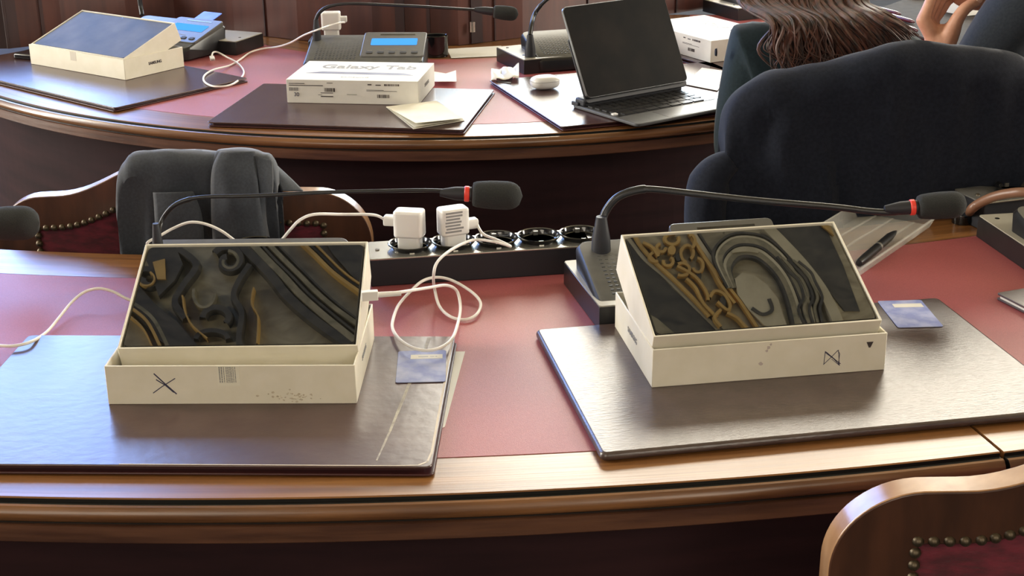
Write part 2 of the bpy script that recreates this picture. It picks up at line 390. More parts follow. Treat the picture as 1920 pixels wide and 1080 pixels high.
# marks on the left tray's front:  px 200..668 -> 0..BW ; py 757..686 -> 0..BH
fx = lambda px: (px-200.5)/467.5*BW
fz = lambda py: (757-py)/71*BH
link('pen_cross', merge(stroke([(fx(287), fz(736)), (fx(305), fz(724)), (fx(331), fz(709))], .0009), stroke([(fx(292), fz(700)), (fx(310), fz(718)), (fx(331), fz(738))], .0013), stroke([(fx(295), fz(711)), (fx(312), fz(722)), (fx(326), fz(735))], .0011)), INKB, TA)['label'] = 'blue pen cross'
link('sticker', MB().box((fx(410), -.0003, fz(723)), (fx(452), .0002, BH-.0004)), PAPERC, TA)['label'] = 'translucent seal sticker'
sm = MB()
for k, xx in enumerate((414, 418, 422.5, 427, 429.5, 432, 434.5, 437, 440, 443.5)):
    w = .0011 if k in (0, 1) else .0007
    y0, y1 = 688, 717
    yy = y0
    while yy < y1:
        ln = random.uniform(2, 5); sm.box((fx(xx), -.0006, fz(min(yy+ln, y1))), (fx(xx)+w, -.0002, fz(yy))); yy += ln+random.uniform(.4, 1.2)
link('sticker_print', sm, INKG, TA)
sp = MB()
for k in range(46):
    xx = random.gauss(548, 24); yy = random.gauss(744, 5); r = random.uniform(.0005, .0018)
    if yy < 755: sp.prism([(fx(xx)+r*math.cos(a)*random.uniform(.6, 1.3), fz(yy)+r*.7*math.sin(a)) for a in [i*PI/4 for i in range(8)]], -.0002, .0003, Matrix.Rotation(PI/2, 4, 'X'))
link('scuff_marks', sp, STAIN, TA)
text_part('printed_name', 'SAMSUNG', .0085, INKG, TA, Matrix.Translation((BW+.0003, .078, .026)) @ Matrix.Rotation(PI/2, 4, 'Z') @ Matrix.Rotation(PI/2, 4, 'X'), bold=.0001)
# marks on the right tray's front
gx = lambda px: (px-1226)/440*BW
gz = lambda px, py: ((728-(px-1226)*.0818)-py)/70*BH
def gs(L, w): return stroke([(gx(a), gz(a, b)) for a, b in L], w)
link('pen_scribble', merge(gs([(1548, 682), (1549, 658), (1562, 668), (1579, 684)], .0006), gs([(1547, 683), (1562, 668), (1573, 656), (1577, 662), (1576, 683)], .0006), gs([(1549, 660), (1580, 681)], .0008), gs([(1551, 659), (1578, 680)], .0005), gs([(1574, 655), (1578, 684), (1562, 672)], .0005)), INKB, TB)['label'] = 'pen scribble like a bow tie'
mb = MB(); P = [(1627, 640), (1640, 639), (1635, 650), (1632, 650)]
mb.prism([(gx(a), gz(a, b)) for a, b in P][::-1], -.0001, .0004, Matrix.Rotation(PI/2, 4, 'X'))
link('dark_chip', mb, INKD, TB)['label'] = 'small dark triangular chip'
mb = MB()
for cx, cy, r in ((1441, 652, .0022), (1438, 658, .0016), (1428, 682, .0024), (1445, 646, .0015)):
    mb.prism([(gx(cx)+r*math.cos(a)*random.uniform(.6, 1.3), gz(cx, cy)+r*math.sin(a)*random.uniform(.7, 1.3)) for a in [i*PI/4 for i in range(8)]], -.0002, .0003, Matrix.Rotation(PI/2, 4, 'X'))
link('smudge', mb, M('smudge', (.50, .43, .40), None, .7), TB)
text_part('printed_name', 'SAMSUNG', .0095, INKG, TB, Matrix.Translation((-.0003, .09, .024)) @ Matrix.Rotation(-PI/2, 4, 'Z') @ Matrix.Rotation(PI/2, 4, 'X'), bold=.0001)
# far left box with tablet
rz = -.619; b = Vector((-1.0472, 3.1163, 0))
TC = tray('white tablet box tray at far left with a small tablet leaning in it', (b.x, b.y, rz), .0095)
TC.scale = (.3089/BW, .1621/BD, .0429/BH)
link('seal_sticker', MB().box((.118, -.0003, .024), (.134, .0002, .0435)), M('seal', (.55, .50, .42), None, .5), TC)
text_part('printed_name', 'SAMSUNG', .0085, INKD, TC, Matrix.Translation((BW+.0003, .09, .024)) @ Matrix.Rotation(PI/2, 4, 'Z') @ Matrix.Rotation(PI/2, 4, 'X'), bold=.0003)
e1 = Vector((math.cos(rz), math.sin(rz), 0)); e2 = Vector((-math.sin(rz), math.cos(rz), 0))
o3 = Vector((b.x, b.y, 0))+e1*.004+e2*.003
lid_and_tablet(o3.x, o3.y, .0535, rz, .342, 'white inner box leaning in the far left tray', 'tablet with greyish protective film lying in the far left box', GLASSF, depth=.042, w=.3015, d=.1555)
# closed box (Galaxy Tab)
def closed_box(label, pose, z, Hc=.047, side=True):
    t = thing('tablet_box', label, 'box', (pose[0], pose[1], TOP+z), pose[2])
    link('carton', MB().box((0, 0, 0), (BW, BD, Hc)), CARDB, t, bevel=.0008)
    XT = Matrix.Translation((BW*.53, BD*.70, Hc+.0002))
    text_part('box_title', 'Galaxy Tab', .047, INKL, t, XT, sx=.92, bold=.0006)
    link('tablet_picture', MB().prism([(.025, .060), (.244, .054), (.222, .072), (.055, .076)], Hc, Hc+.0003), M('picture_blue', (.18, .19, .28), (.26, .27, .36), .4, (30, 30, 30)), t)
    text_part('box_subtitle', 'SAMSUNG', .009, M('ink_pale', (.6, .6, .58), None, .5), t, Matrix.Translation((BW*.5, .028, Hc+.0002)), sx=1.4)
    mb = MB()
    def bar(x0, x1, z0, z1): mb.box((x0*BW, -.0004, z0*Hc), (x1*BW, .0002, z1*Hc))
    bar(.02, .28, .74, .77); bar(.02, .14, .82, .845); bar(.31, .355, .86, .885)
    bar(.26, .355, .44, .465); bar(.26, .355, .28, .32); bar(.24, .27, .36, .375)
    for k in range(9): bar(.29+k*.0085, .290+k*.0085+random.uniform(.003, .006), .50, .66)
    bar(.36, .37, .50, .66)
    bar(.62, .65, .81, .86); bar(.68, .72, .80, .84)
    for k in range(12): bar(.745+k*.0095, .745+k*.0095+random.uniform(.004, .008), .79, .87)
    bar(.61, .84, .56, .575); bar(.61, .74, .60, .615)
    for k in range(9): bar(.69+k*.0105, .69+k*.0105+random.uniform(.004, .008), .28, .42)
    link('front_print', mb, INKD, t)
    link('seal_sticker', MB().box((.46*BW, -.0003, .02), (.535*BW, .0002, .38*Hc)), M('seal_grey', (.45, .46, .42), None, .4), t)
    mb = MB()
    for k in range(6): mb.box((.02*BW+k*.0032, -.0004, .52*Hc), (.02*BW+k*.0032+.0024, .0002, .66*Hc))
    link('stamp', mb, INKL, t)
    text_part('handwriting', '30', .011, INKB, t, frontface(.075*BW, .36*Hc), bold=.0001)
    text_part('printed_name', 'SAMSUNG', .010, INKG, t, Matrix.Translation((BW+.0003, .09, .024)) @ Matrix.Rotation(PI/2, 4, 'Z') @ Matrix.Rotation(PI/2, 4, 'X'), bold=.0002)
    return t
x, y, r, ww = pose_from((539, 193), (785, 198), .009)
gb = closed_box('closed white box reading Galaxy Tab on the middle folder of the row behind', (x, y, r), .0095); gb.scale = (ww/BW,)*3
# second Galaxy box, half hidden behind the keyboard tablet
a = az(1332, 118, .0095); b = az(1270, 100, .0095)
rz = math.atan2(a.y-b.y, a.x-b.x)
g2 = closed_box('closed white box reading Galaxy Tab, half hidden behind the upright keyboard tablet', (a.x-BW*math.cos(rz), a.y-BW*math.sin(rz), rz), .0095)
x2 = a
pad('dark brown folder under the half-hidden white box by the seated woman', None, PADM, th=.008, layers=2, pose=(a.x-.27*math.cos(rz)+.02*math.sin(rz), a.y-.27*math.sin(rz)-.02*math.cos(rz), rz, .36, .22), name='desk_folder')
# ---------------------------------------------------------------- id cards
def idcard(label, pose, z, group=None):
    t = thing('id_card', label, 'card', (pose[0], pose[1], TOP+z), pose[2], group)
    link('card_body', MB().prism(rrect(0, 0, .054, .0856, .003), 0, .0009), CARDID, t, bevel=.0003, segs=1)
    link('name_strip', MB().box((.0145, .062, .0009), (.050, .0735, .0011)), PAPERC, t)['label'] = 'cream name strip'
    return t
c1 = idcard('bluish card with a cream name strip on the worn left folder', (-.1263, 1.4054, .0321), .0106)
link('strip_print', MB().box((.023, .067, .0011), (.034, .0682, .0012)).box((.036, .067, .0011), (.041, .0678, .0012)).box((.042, .067, .0011), (.044, .0682, .0012)), INKG, c1)
idcard('bluish card with a cream name strip on the right grained pad', (.4485, 1.545, .0371), .0106)
# ---------------------------------------------------------------- microphone units
def mic_unit(label, origin, rz, neck, foam, slot=True, ring=True, card=False, mount=(-.030, .0, .13, .195), thin=1.0, lcd=True, footrot=0, black=False, neckmat=None, zoff=0, ptilt=17.5):
    """neck: world points; foam: (start, end, radius)"""
    t = thing('conference_microphone', label, 'microphone', (origin[0], origin[1], TOP+.0008+zoff), rz)
    X0 = WM[t].inverted()
    mx0, my0, mx1, my1 = mount
    RM = Matrix.Translation((.10, .09, 0)) @ Matrix.Rotation(footrot, 4, 'Z') @ Matrix.Translation((-.10, -.09, 0))
    link('mounting_box', MB().box((mx0, my0, 0), (mx1, my1, .030), RM), BLACK, t, bevel=.0008)
    link('mounting_plate', MB().prism(rrect(mx0+.0005, my0+.0005, mx1-.0005, my1-.0005, .004), .030, .0316, RM), PLATE, t)['label'] = 'cream metal plate'
    for hx, hy in ((mx0+.018, my0+.045), (mx1-.018, my0+.045), (mx0+.018, my1-.02)):
        link('screw_hole', MB().lathe([(.0035, .0317), (.0034, .032), (0, .032)], RM @ Matrix.Translation((hx, hy, 0)), 12), BLACKG, t)
    W, D, h0, h1 = .255, .14, .030, .064
    # body: rounded outline, sloping top
    body = MB(); out = rrect(0, 0, W, D, .014); n = len(out)
    zt = lambda y: h0+(h1-h0)*y/D
    vs = [(x*.98+.0025, y, .004) for x, y in out]+[(x, y, zt(y)-.006) for x, y in out]+[(.004+x*(W-.008)/W, .004+y*(D-.008)/D, zt(y)) for x, y in out]
    fs = [tuple(range(n-1, -1, -1)), tuple(range(2*n, 3*n))]
    for k in range(n):
        l = (k+1) % n; fs += [(k, l, n+l, n+k), (n+k, n+l, 2*n+l, 2*n+k)]
    body.add(vs, fs, mi=0); body.mi[1] = 1
    link('body', body, [BLACK, UNITG], t, bevel=.001)
    # speaker grille of short ridges
    g = MB(); sl = math.atan2(h1-h0, D)
    for i in range(12):
        for j in range(13):
            xx = .022+i*.0075; yy = .022+j*.0080
            if math.hypot(xx-.028, yy-.118) < .016: continue
            g.box((xx, yy, zt(yy)-.0015), (xx+.0040, yy+.0030, zt(yy+.0015)+.0003))
    link('speaker_grille', g, UNITD, t)
    # display panel, steeper than the body
    PX = Matrix.Translation((.118, .030, zt(.030)-.004)) @ Matrix.Rotation(math.radians(ptilt), 4, 'X') @ Matrix.Diagonal((1, .88, 1, 1))
    link('display_panel', MB().prism(rrect(0, 0, .135, .122, .008), -.004, .006, PX), [UNITP], t, bevel=.0015)
    if lcd: link('screen', MB().prism(rrect(.018, .055, .117, .088, .003), .006, .0066, PX), EM('lcd_blue', (.08, .38, 1.0), 1.3) if 'lcd_blue' not in MATS else MATS['lcd_blue'], t)['label'] = 'lit blue display'
    for k in range(5):
        link('button', MB().prism(rrect(.012+k*.024, .014, .026+k*.024, .024, .002), .006, .0075, PX), UNITD, t, bevel=.0005)
    tk = MB()
    for k in range(5): tk.box((.014+k*.024, .028, .006), (.024+k*.024, .0288, .0063), PX)
    tk.box((.05, .034, .006), (.085, .0346, .0063), PX)
    link('button_labels', tk, PLATE, t)
    if slot: link('card_slot', MB().box((.035, .106, .0055), (.110, .110, .0064), PX), BLACKG, t)
    if card:
        link('voting_card', MB().prism(rrect(.040, .10, .096, .168, .003), .001, .0022, PX), BLUEC, t)['label'] = 'bright blue card standing in the slot'
    for k in range(3): link('jack', MB().lathe([(.003, 0), (.003, .0012), (.0018, .0012), (.0018, .0004), (0, .0004)], Matrix.Translation((.0008, .045+k*.014, .020)) @ Matrix.Rotation(-PI/2, 4, 'Y'), 12), GREYM, t)
    # socket + gooseneck
    L = [X0 @ Vector(p) for p in neck]
    bx, by = L[0].x, L[0].y
    zb = zt(min(max(by, 0), D))
    link('neck_socket', MB().lathe([(.0125*thin, 0), (.0115*thin, .018), (.0085*thin, .034), (.0065*thin, .046), (0, .046)], Matrix.Translation((bx, by, zb-.003)), 20), BLACKM, t, smooth=True)
    path = smooth_path(L, 10); nn = len(path)
    link('gooseneck', MB().tube(path, [.0052*thin if i < nn*.42 else .0042*thin for i in range(nn)], 12), neckmat or BLACK, t, smooth=True)
    f0 = X0 @ Vector(foam[0]); f1 = X0 @ Vector(foam[1]); fr = foam[2]
    dv = (f1-f0); Lh = dv.length; Q = Matrix.Translation(f0) @ dv.to_track_quat('Z', 'Y').to_matrix().to_4x4()
    link('microphone_stem', MB().lathe([(.0045, -.042), (.0062, -.034), (.0085, -.022), (.009, -.002), (0, -.002)], Q, 20), BLACKM, t, smooth=True)
    if ring: link('light_ring', MB().lathe([(.0092, -.011), (.0100, -.010), (.0100, -.0055), (.0092, -.0045)], Q, 24), REDR, t, smooth=True)['label'] = 'red ring'
    prof = [(.55*fr, -.001), (.80*fr, .0)] + [(fr*(.86+.14*math.sin(min(1, s*2.2)*PI/2)) * (1 if s < .62 else math.sqrt(max(0, 1-((s-.62)/.38)**2.6))), s*Lh) for s in [i/16 for i in range(1, 17)]]
    prof[-1] = (0, Lh)
    link('windscreen', MB().lathe(prof, Q, 28), FOAM, t, smooth=True, ang=80)['label'] = 'black foam cover'
    return t
# near right unit
Ym = 1.705
nk = [ay(1127, 452, 1.695), ay(1128, 424, 1.698), ay(1136, 396, Ym), ay(1158, 370, Ym), ay(1192, 357, Ym), ay(1225, 355, Ym), ay(1300, 363, Ym), ay(1420, 376, Ym), ay(1560, 388, Ym), ay(1640, 397, Ym), ay(1685, 397, Ym), ay(1712, 390, Ym)]
mic_unit('grey conference microphone behind the right-hand propped tablet, foam head over the plastic tray', (.102, 1.574), .17, nk, (ay(1722, 388, Ym), ay(1813, 382, Ym), .0172), mount=(-.005, .0, .13, .165), lcd=False, footrot=.05, ptilt=25)
# near left unit
Yl = 1.74
nk = [ay(297, 470, 1.70), ay(297, 446, 1.72), ay(303, 415, Yl), ay(322, 389, Yl), ay(350, 375, Yl), ay(390, 369, Yl), ay(480, 367, Yl), ay(600, 361, Yl), ay(720, 358, Yl), ay(800, 357, Yl), ay(860, 359, Yl)]
p0 = ay(297, 470, 1.70)
mic_unit('grey conference microphone mostly hidden behind the left-hand propped tablet', (p0.x-.016, 1.600), .0, nk, (ay(887, 364, Yl), ay(980, 368, Yl), .0182), mount=(.02, .0, .16, .12), lcd=False, ptilt=9, thin=.6)
# unit whose foam head enters at the left edge
Ye = 1.78
nk = [ay(-620, 480, 1.72), ay(-620, 450, 1.74), ay(-615, 420, Ye), ay(-600, 395, Ye), ay(-560, 380, Ye), ay(-500, 378, Ye), ay(-400, 385, Ye), ay(-250, 400, Ye), ay(-110, 415, Ye), ay(-45, 420, Ye)]
p0 = nk[0]
mic_unit('conference microphone reaching in at the left edge, only its foam head in view', (p0.x-.028, 1.66), -.15, nk, (ay(-22, 420, Ye), ay(74, 417, Ye), .0225), mount=(.02, .0, .16, .175), lcd=False)
# far centre unit
Yc = 3.10
nk = [ay(594, 66, 3.10), ay(592, 46, 3.10), ay(594, 32, Yc), ay(604, 19, Yc), ay(622, 11, Yc), ay(655, 7, Yc), ay(720, 9, Yc), ay(800, 13, Yc), ay(880, 18, Yc), ay(912, 20, Yc)]
o = az(562, 116, .0)
mic_unit('conference microphone with lit blue display behind the middle white box', (ay(566, 108, 2.99).x, 2.985), -.04, nk, (ay(926, 22, Yc), ay(972, 27, Yc), .0155), thin=.75, ring=False, mount=(.02, .02, .23, .15))
# far right unit (behind keyboard tablet)
Yr = 3.08
nk = [ay(994, 66, 3.02), ay(997, 45, 3.04), ay(1003, 26, Yr), ay(1016, 8, Yr), ay(1040, -10, Yr), ay(1080, -22, Yr), ay(1200, -26, Yr), ay(1300, -20, Yr)]
f = az(1008, 137, .002)
mic_unit('dark conference microphone left of the upright keyboard tablet', (f.x, f.y), .27, nk, (ay(1312, -20, Yr), ay(1360, -18, Yr), .0155), thin=.95, ring=False, card=True, mount=(-.04, .015, .14, .17), footrot=.12)
# far left unit
nk = [ay(266, 28, 3.19), ay(264, 14, 3.2), ay(262, -6, 3.2), ay(270, -30, 3.2), ay(300, -48, 3.2), ay(400, -60, 3.2), ay(520, -60, 3.2)]
mic_unit('conference microphone with a blue card behind the far left box', (-.714-.255*math.cos(.55), 3.150+.255*math.sin(.55)), -.55, nk, (ay(535, -60, 3.2), ay(585, -58, 3.2), .0155), ring=False, card=True, mount=(.11, .085, .300, .20), footrot=.15)
# far unit beyond the second white box
nk = [ay(1470, -10, 3.35), ay(1470, -30, 3.36), ay(1480, -60, 3.36), ay(1520, -90, 3.36), ay(1600, -95, 3.36), ay(1700, -80, 3.36)]
f = az(1402, 38, .0)
mic_unit('grey conference microphone just left of the long brown hair, at the top edge', (f.x, f.y), .45, nk, (ay(1712, -80, 3.36), ay(1750, -78, 3.36), .0155), ring=False, mount=(-.03, .0, .13, .16))
# unit cut by the right edge of the photo
f = az(1892, 432, .005)
nk = [ay(1990, 392, 1.86), ay(1992, 365, 1.87), ay(2005, 340, 1.87), ay(2050, 320, 1.87), ay(2150, 322, 1.87), ay(2300, 335, 1.87)]
mic_unit('grey conference microphone cut off by the right edge, on a cream plate', (.690, 1.70), .149, nk, (ay(2315, 336, 1.87), ay(2400, 338, 1.87), .018), mount=(-.010, -.04, .16, .205), lcd=False)
# ---------------------------------------------------------------- power strips and chargers
def ring_socket(parent, x, y, z, r=.0285):
    mb = MB()
    mb.lathe([(r*.80, 0), (r*.88, .002), (r*1.0, .0060), (r*1.03, .0070), (r*1.0, .0080), (r*.93, .0075), (r*.84, .003), (r*.82, -.012), (0, -.012)], Matrix.Translation((x, y, z)), 32)
    o = link('socket', mb, BLACKG, parent, smooth=True)
    for q_ in (r*.70, -r*.84): link('earth_clip', MB().box((-.003, q_, -.008), (.003, q_+r*.14, .0055), Matrix.Translation((x, y, z))), STRIPM, o)
    for q_ in (-.0095, .0095): link('contact_hole', MB().lathe([(.0025, -.0119), (.0025, -.0113), (0, -.0113)], Matrix.Translation((x+q_, y, z)), 10), BLACKM, o)
    return o
def strip(label, a, b, n, first=.055, pitch=.0565, h=.036, w=.066):
    """a, b: front bottom corners on the desk"""
    rz = math.atan2(b.y-a.y, b.x-a.x); Lg = (b-a).length
    t = thing('power_strip', label, 'power strip', (a.x, a.y, TOP+.0006), rz)
    link('housing', MB().box((0, 0, 0), (Lg, w, h)), BLACKM, t, bevel=.0012)
    link('top_plate', MB().prism(rrect(-.004, -.002, Lg+.004, w+.002, .006), h, h+.0022), STRIPM, t, bevel=.0006)
    link('plate_screw', MB().lathe([(.003, h+.0022), (.0028, h+.0034), (0, h+.0034)], Matrix.Translation((.012, w*.5, 0)), 12), BRASS, t)
    for k in range(n): ring_socket(t, first+k*pitch, w*.5, h+.0022)
    return t, rz
A = az(696, 538, .0006); B = az(1106, 511, .0006)
ps, psr = strip('black power strip with round black sockets, two white chargers in it', A, B, 5, first=.055)
A2 = ay(1790, 405, 2.035); A2.z = TOP; B2 = ay(2060, 375, 2.10); B2.z = TOP
def sock_world(k, dz=.002, t=ps, rz=psr):
    return WM[t] @ Vector((.055+k*.0565, .033, .036+dz))
def charger(label, w, rz, plug, sticker=False, scale=1.0, pz=.041):
    """w: base point in the socket; plug = +1 cable leaves right, -1 left"""
    t = thing('usb_charger', label, 'charger', w, rz)
    S = scale
    link('pin_housing', MB().prism(rrect(-.0165*S, -.012*S, .0165*S, .012*S, .004), .0, .022*S), WHITEP, t, bevel=.001)
    link('casing', MB().prism(rrect(-.0215*S, -.0145*S, .0215*S, .0145*S, .006), .0185*S, .058*S), WHITEP, t, bevel=.003, segs=3)
    link('top_port', MB().prism(rrect(-.010*S, -.003*S, .006*S, .002*S, .001), .058*S, .0582*S), M('port_grey', (.6, .6, .6), None, .4), t)
    link('plug', MB().prism(rrect(-.0065, -.0075, .0065, .0075, .003), 0, .016, Matrix.Translation((plug*.0195*S, 0, pz*S)) @ Matrix.Rotation(plug*PI/2, 4, 'Y')), WHITEP, t, bevel=.0015)
    if sticker:
        mb = MB()
        for k in range(7): mb.box((-.016+random.uniform(0, .002), -.0149*S, .022+k*.0042), (.008+random.uniform(-.004, .002), -.0144*S, .0245+k*.0042))
        link('rating_text', mb, INKL, t)
    return t
w0 = sock_world(0); w1 = sock_world(1)
charger('white charger in the leftmost socket of the power strip, cable leaving left', w0, psr-.35, -1, scale=.9)
charger('white charger with printed side in the second socket of the power strip', w1, psr+.25, 1, True, scale=.9, pz=.030)
# ---------------------------------------------------------------- cables
def cable(label, pts, r=.0019, mat=WHITEC, plug=None, name='charging_cable'):
    P = [p if isinstance(p, Vector) else (az(*p) if len(p) == 3 else ay(p[0], p[1], p[3])) for p in pts]
    t = thing(name, label, 'cable', (P[0].x, P[0].y, TOP))
    link('cord', MB().tube(smooth_path(P, 8), r, 8), mat, t, world=True, smooth=True)
    return t
pl = Matrix.Translation(w1) @ Matrix.Rotation(psr+.25, 4, 'Z') @ Vector((.033, 0, .027))
cb = cable('white charging cable looping over red leather into the left tablet', [pl, ay(905, 438, 1.765), ay(930, 449, 1.76), ay(950, 458, 1.752), ay(957, 462, 1.745), ay(945, 458, 1.738), ay(925, 453, 1.733), (888, 450, .058), (850, 466, .062), (821, 490, .064), (813, 516, .050), (815, 542, .020), (824, 574, .006), (845, 594, .004),
   (873, 599, .004), (894, 589, .005), (901, 568, .006), (885, 548, .010), (850, 527, .016), (820, 520, .020), (792, 527, .020), (768, 548, .018), (748, 571, .016), (738, 595, .015), (736, 615, .016), (747, 634, .018), (770, 650, .020), (797, 657, .021), (825, 652, .020), (848, 634, .016), (860, 600, .010), (863, 572, .012),
   (856, 545, .026), (836, 535, .045), (806, 539, .062), (762, 546, .078), (722, 552, .090), (706, 553, .095)])
# connector at the tablet's right edge
c0 = az(707, 553, .0965); c1_ = az(678, 555, .0965)
dv = c1_-c0; Q = Matrix.Translation(c0) @ dv.to_track_quat('Z', 'Y').to_matrix().to_4x4()
link('connector', MB().box((-.0038, -.0052, -.001), (.0038, .0052, dv.length), Q), WHITEP, cb, world=True, bevel=.0006)['label'] = 'white plug'
link('strain_relief', MB().lathe([(.0028, -.026), (.0032, -.002), (.0032, 0)], Q, 12), WHITEP, cb, world=True, smooth=True)
pl = Matrix.Translation(w0) @ Matrix.Rotation(psr-.35, 4, 'Z') @ Vector((-.033, 0, .037))
cable('white charging cable arching behind the left tablet and trailing to the left edge', [pl, ay(700, 403, 1.755), ay(640, 402, 1.75), ay(590, 402, 1.73), ay(563, 412, 1.72), ay(545, 430, 1.72), ay(530, 448, 1.745), ay(514, 466, 1.765), ay(490, 474, 1.775), ay(465, 468, 1.775), ay(440, 451, 1.77), ay(415, 433, 1.77), ay(385, 420, 1.77), ay(355, 417, 1.77), ay(325, 428, 1.77), ay(300, 442, 1.76), ay(276, 456, 1.75),
   ay(290, 468, 1.76), ay(305, 492, 1.765), (318, 520, .012), (300, 548, .004), (268, 566, .006), (240, 561, .010), (212, 547, .018), (185, 541, .022), (158, 548, .018), (135, 566, .012), (112, 594, .007), (88, 622, .005), (60, 640, .014), (30, 648, .015), (0, 648, .014), (-50, 642, .012), (-110, 640, .012)])
# far charger and its cable
wf = ay(620, 62, 3.20)
charger('white charger standing behind the middle microphone of the row behind', Vector((wf.x, 3.22, TOP+.040)), .05, 1, False, 1.0)
t = thing('socket_block', 'black socket block under the white charger of the row behind', 'power strip', (wf.x, 3.22, TOP+.0006))
link('housing', MB().box((-.05, -.035, 0), (.16, .035, .038)), BLACKM, t, bevel=.002)
cable('white cable lying in a loop between the two folders of the row behind', [ay(646, 42, 3.19), ay(636, 43, 3.15), ay(615, 49, 3.13), ay(598, 55, 3.08), (570, 66, .060), (545, 80, .035), (520, 88, .018), (495, 91, .010), (470, 98, .005), (450, 112, .004), (430, 123, .004), (400, 131, .012), (383, 142, .012), (384, 154, .012), (402, 162, .012), (430, 160, .012), (450, 148, .006), (457, 134, .004), (445, 118, .006), (425, 107, .010), (408, 98, .012), (399, 99, .014), (397, 107, .012)], r=.0020)
cc = thing('usb_plug', 'small metal cable end standing by the far left box', 'plug', az(400, 122, .004))
q0 = az(397, 107, .012); q1 = az(402, 120, .008); dv = q1-q0; Q = Matrix.Translation(q0) @ dv.to_track_quat('Z', 'Y').to_matrix().to_4x4()
link('plug_body', MB().box((-.005, -.003, 0), (.005, .003, .020), Q), WHITEP, cc, world=True, bevel=.0008)
link('plug_tip', MB().box((-.004, -.0015, .020), (.004, .0015, .028), Q), STRIPM, cc, world=True)
# ---------------------------------------------------------------- black holders
def cup(label, w, sx=1.0, r=.021, h=.045, rz=0, lip=True):
    t = thing('black_holder', label, 'holder', w, rz)
    link('holder_body', MB().lathe([(r*.96, 0), (r, .004), (r, h-.003), (r*1.03, h), (r*.98, h+.002), (r*.9, h+.001), (r*.88, h-.008), (0, h-.008)], None, 32, sx=sx), BLACKG, t, smooth=True)
    return t
w = az(818, 106, .0); cup('oval black holder beside the lit blue display', (w.x, w.y, TOP+.0008), 1.35, .020, .046)
w = ay(481, 478, 1.83); cup('round black cap peeping over the left tablet', (w.x, 1.83, TOP+.0006), 1.3, .018, .0285)
w = az(1800, 418, .0); cup('small black round foot by the brown tube at the right edge', (w.x+.003, w.y, TOP+.0006), 1.1, .014, .012)
# second strip plate at the right edge with ring
ps2, r2 = strip('black socket strip behind the right end of the foreground desk', ay(1822, 405, 1.975)*1, ay(2060, 378, 2.04), 2, first=.075, pitch=.09, h=.040, w=.070)
ps2.location.z = TOP+.0006; ps2.location.y = 1.925
tb = thing('brown_tube', 'brown rubber tube arching at the right edge beside the black foam head', 'tube', (az(1818, 398, .01).x, az(1818, 398, .01).y, TOP))
P = smooth_path([az(1818, 400, .010), ay(1822, 392, 1.93), ay(1835, 382, 1.92), ay(1860, 370, 1.90), ay(1890, 363, 1.88), ay(1925, 361, 1.86), ay(1980, 370, 1.85), ay(2020, 392, 1.85)], 8)
link('tube_body', MB().tube(P, .0068, 14), CABLEB, tb, world=True, smooth=True)
link('tube_clamp', MB().lathe([(.011, 0), (.0115, .006), (.008, .013), (0, .013)], Matrix.Translation(P[0]-Vector((0, 0, .004))), 16), BLACK, tb, world=True, smooth=True)
# leather wallet at right edge
a = az(1868, 551, .008); b = az(1935, 585, .008)
t = thing('leather_folder', 'closed black leather folder poking in at the right edge on red leather', 'folder', (a.x, a.y, TOP+.0012), math.atan2(b.y-a.y, b.x-a.x))
link('lower_cover', MB().prism(rrect(0, 0, .20, .14, .004), 0, .002), PADK, t, bevel=.0006)
link('pages', MB().prism(rrect(.003, .003, .197, .137, .002), .002, .006), PAPER, t)
link('upper_cover', MB().prism(rrect(0, 0, .20, .14, .004), .006, .0085), PADK, t, bevel=.0008)
# ---------------------------------------------------------------- clear plastic tray and pen
a = az(1604, 531, .0); b = az(1757, 424, .0); c = az(1690, 400, .0)
tz = thing('plastic_tray', 'clear plastic tray holding a black pen, right of the right-hand tablet', 'tray', (a.x, a.y, TOP+.0012), 0)
ex = (b-a); ex.z = 0; TLn = ex.length; rz = math.atan2(ex.y, ex.x); tz.rotation_euler.z = rz; WM[tz] = tz.matrix_basis.copy()
WD = .115
def shell(w, d, h, inset, z0=0, r=.008):
    mb = MB(); A_ = rrect(0, 0, w, d, r); B_ = rrect(inset, inset, w-inset, d-inset, r)
    C_ = rrect(-.004, -.004, w+.004, d+.004, r); n = len(A_)
    vs = [(x, y, z0+h) for x, y in C_]+[(x, y, z0+h) for x, y in A_]+[(x, y, z0) for x, y in B_]
    fs = []
    for k in range(n):
        l = (k+1) % n; fs += [(k, l, n+l, n+k), (n+k, n+l, 2*n+l, 2*n+k)]
    fs.append(tuple(range(2*n, 3*n))); return mb.add(vs, fs)
link('tray_shell', shell(TLn, WD, .016, .006), CLEAR, tz, solid=.0008)
rb = MB()
for yy in (.030, .062, .088): rb.tube([(.012, yy, .0015), (TLn*.5, yy+.002, .0035), (TLn-.012, yy, .0015)], .0016, 6)
link('ribs', rb, CLEAR, tz)
mb = MB(); mb.tube([Vector((x, y, .0165)) for x, y in rrect(-.003, -.003, TLn+.003, WD+.003, .01)+[rrect(-.003, -.003, TLn+.003, WD+.003, .01)[0]]], .0011, 6)
link('rolled_rim', mb, CLEAR, tz)
a = az(1610, 494, .009); b = az(1681, 433, .009); dv = b-a
pt = thing('pen', 'black push pen lying in the clear plastic tray', 'pen', (a.x, a.y, TOP+.009))
Q = Matrix.Translation(a) @ dv.to_track_quat('Z', 'Y').to_matrix().to_4x4(); Lp = dv.length
link('barrel', MB().lathe([(0, 0), (.0045, .001), (.0055, .008), (.006, .02), (.006, Lp*.55), (.0058, Lp*.8), (.0035, Lp*.93), (.0012, Lp*.99), (0, Lp)], Q, 20), BLACK, pt, world=True, smooth=True)
link('pen_ring', MB().lathe([(.0063, Lp*.48), (.0063, Lp*.51)], Q, 20), STRIPM, pt, world=True, smooth=True)
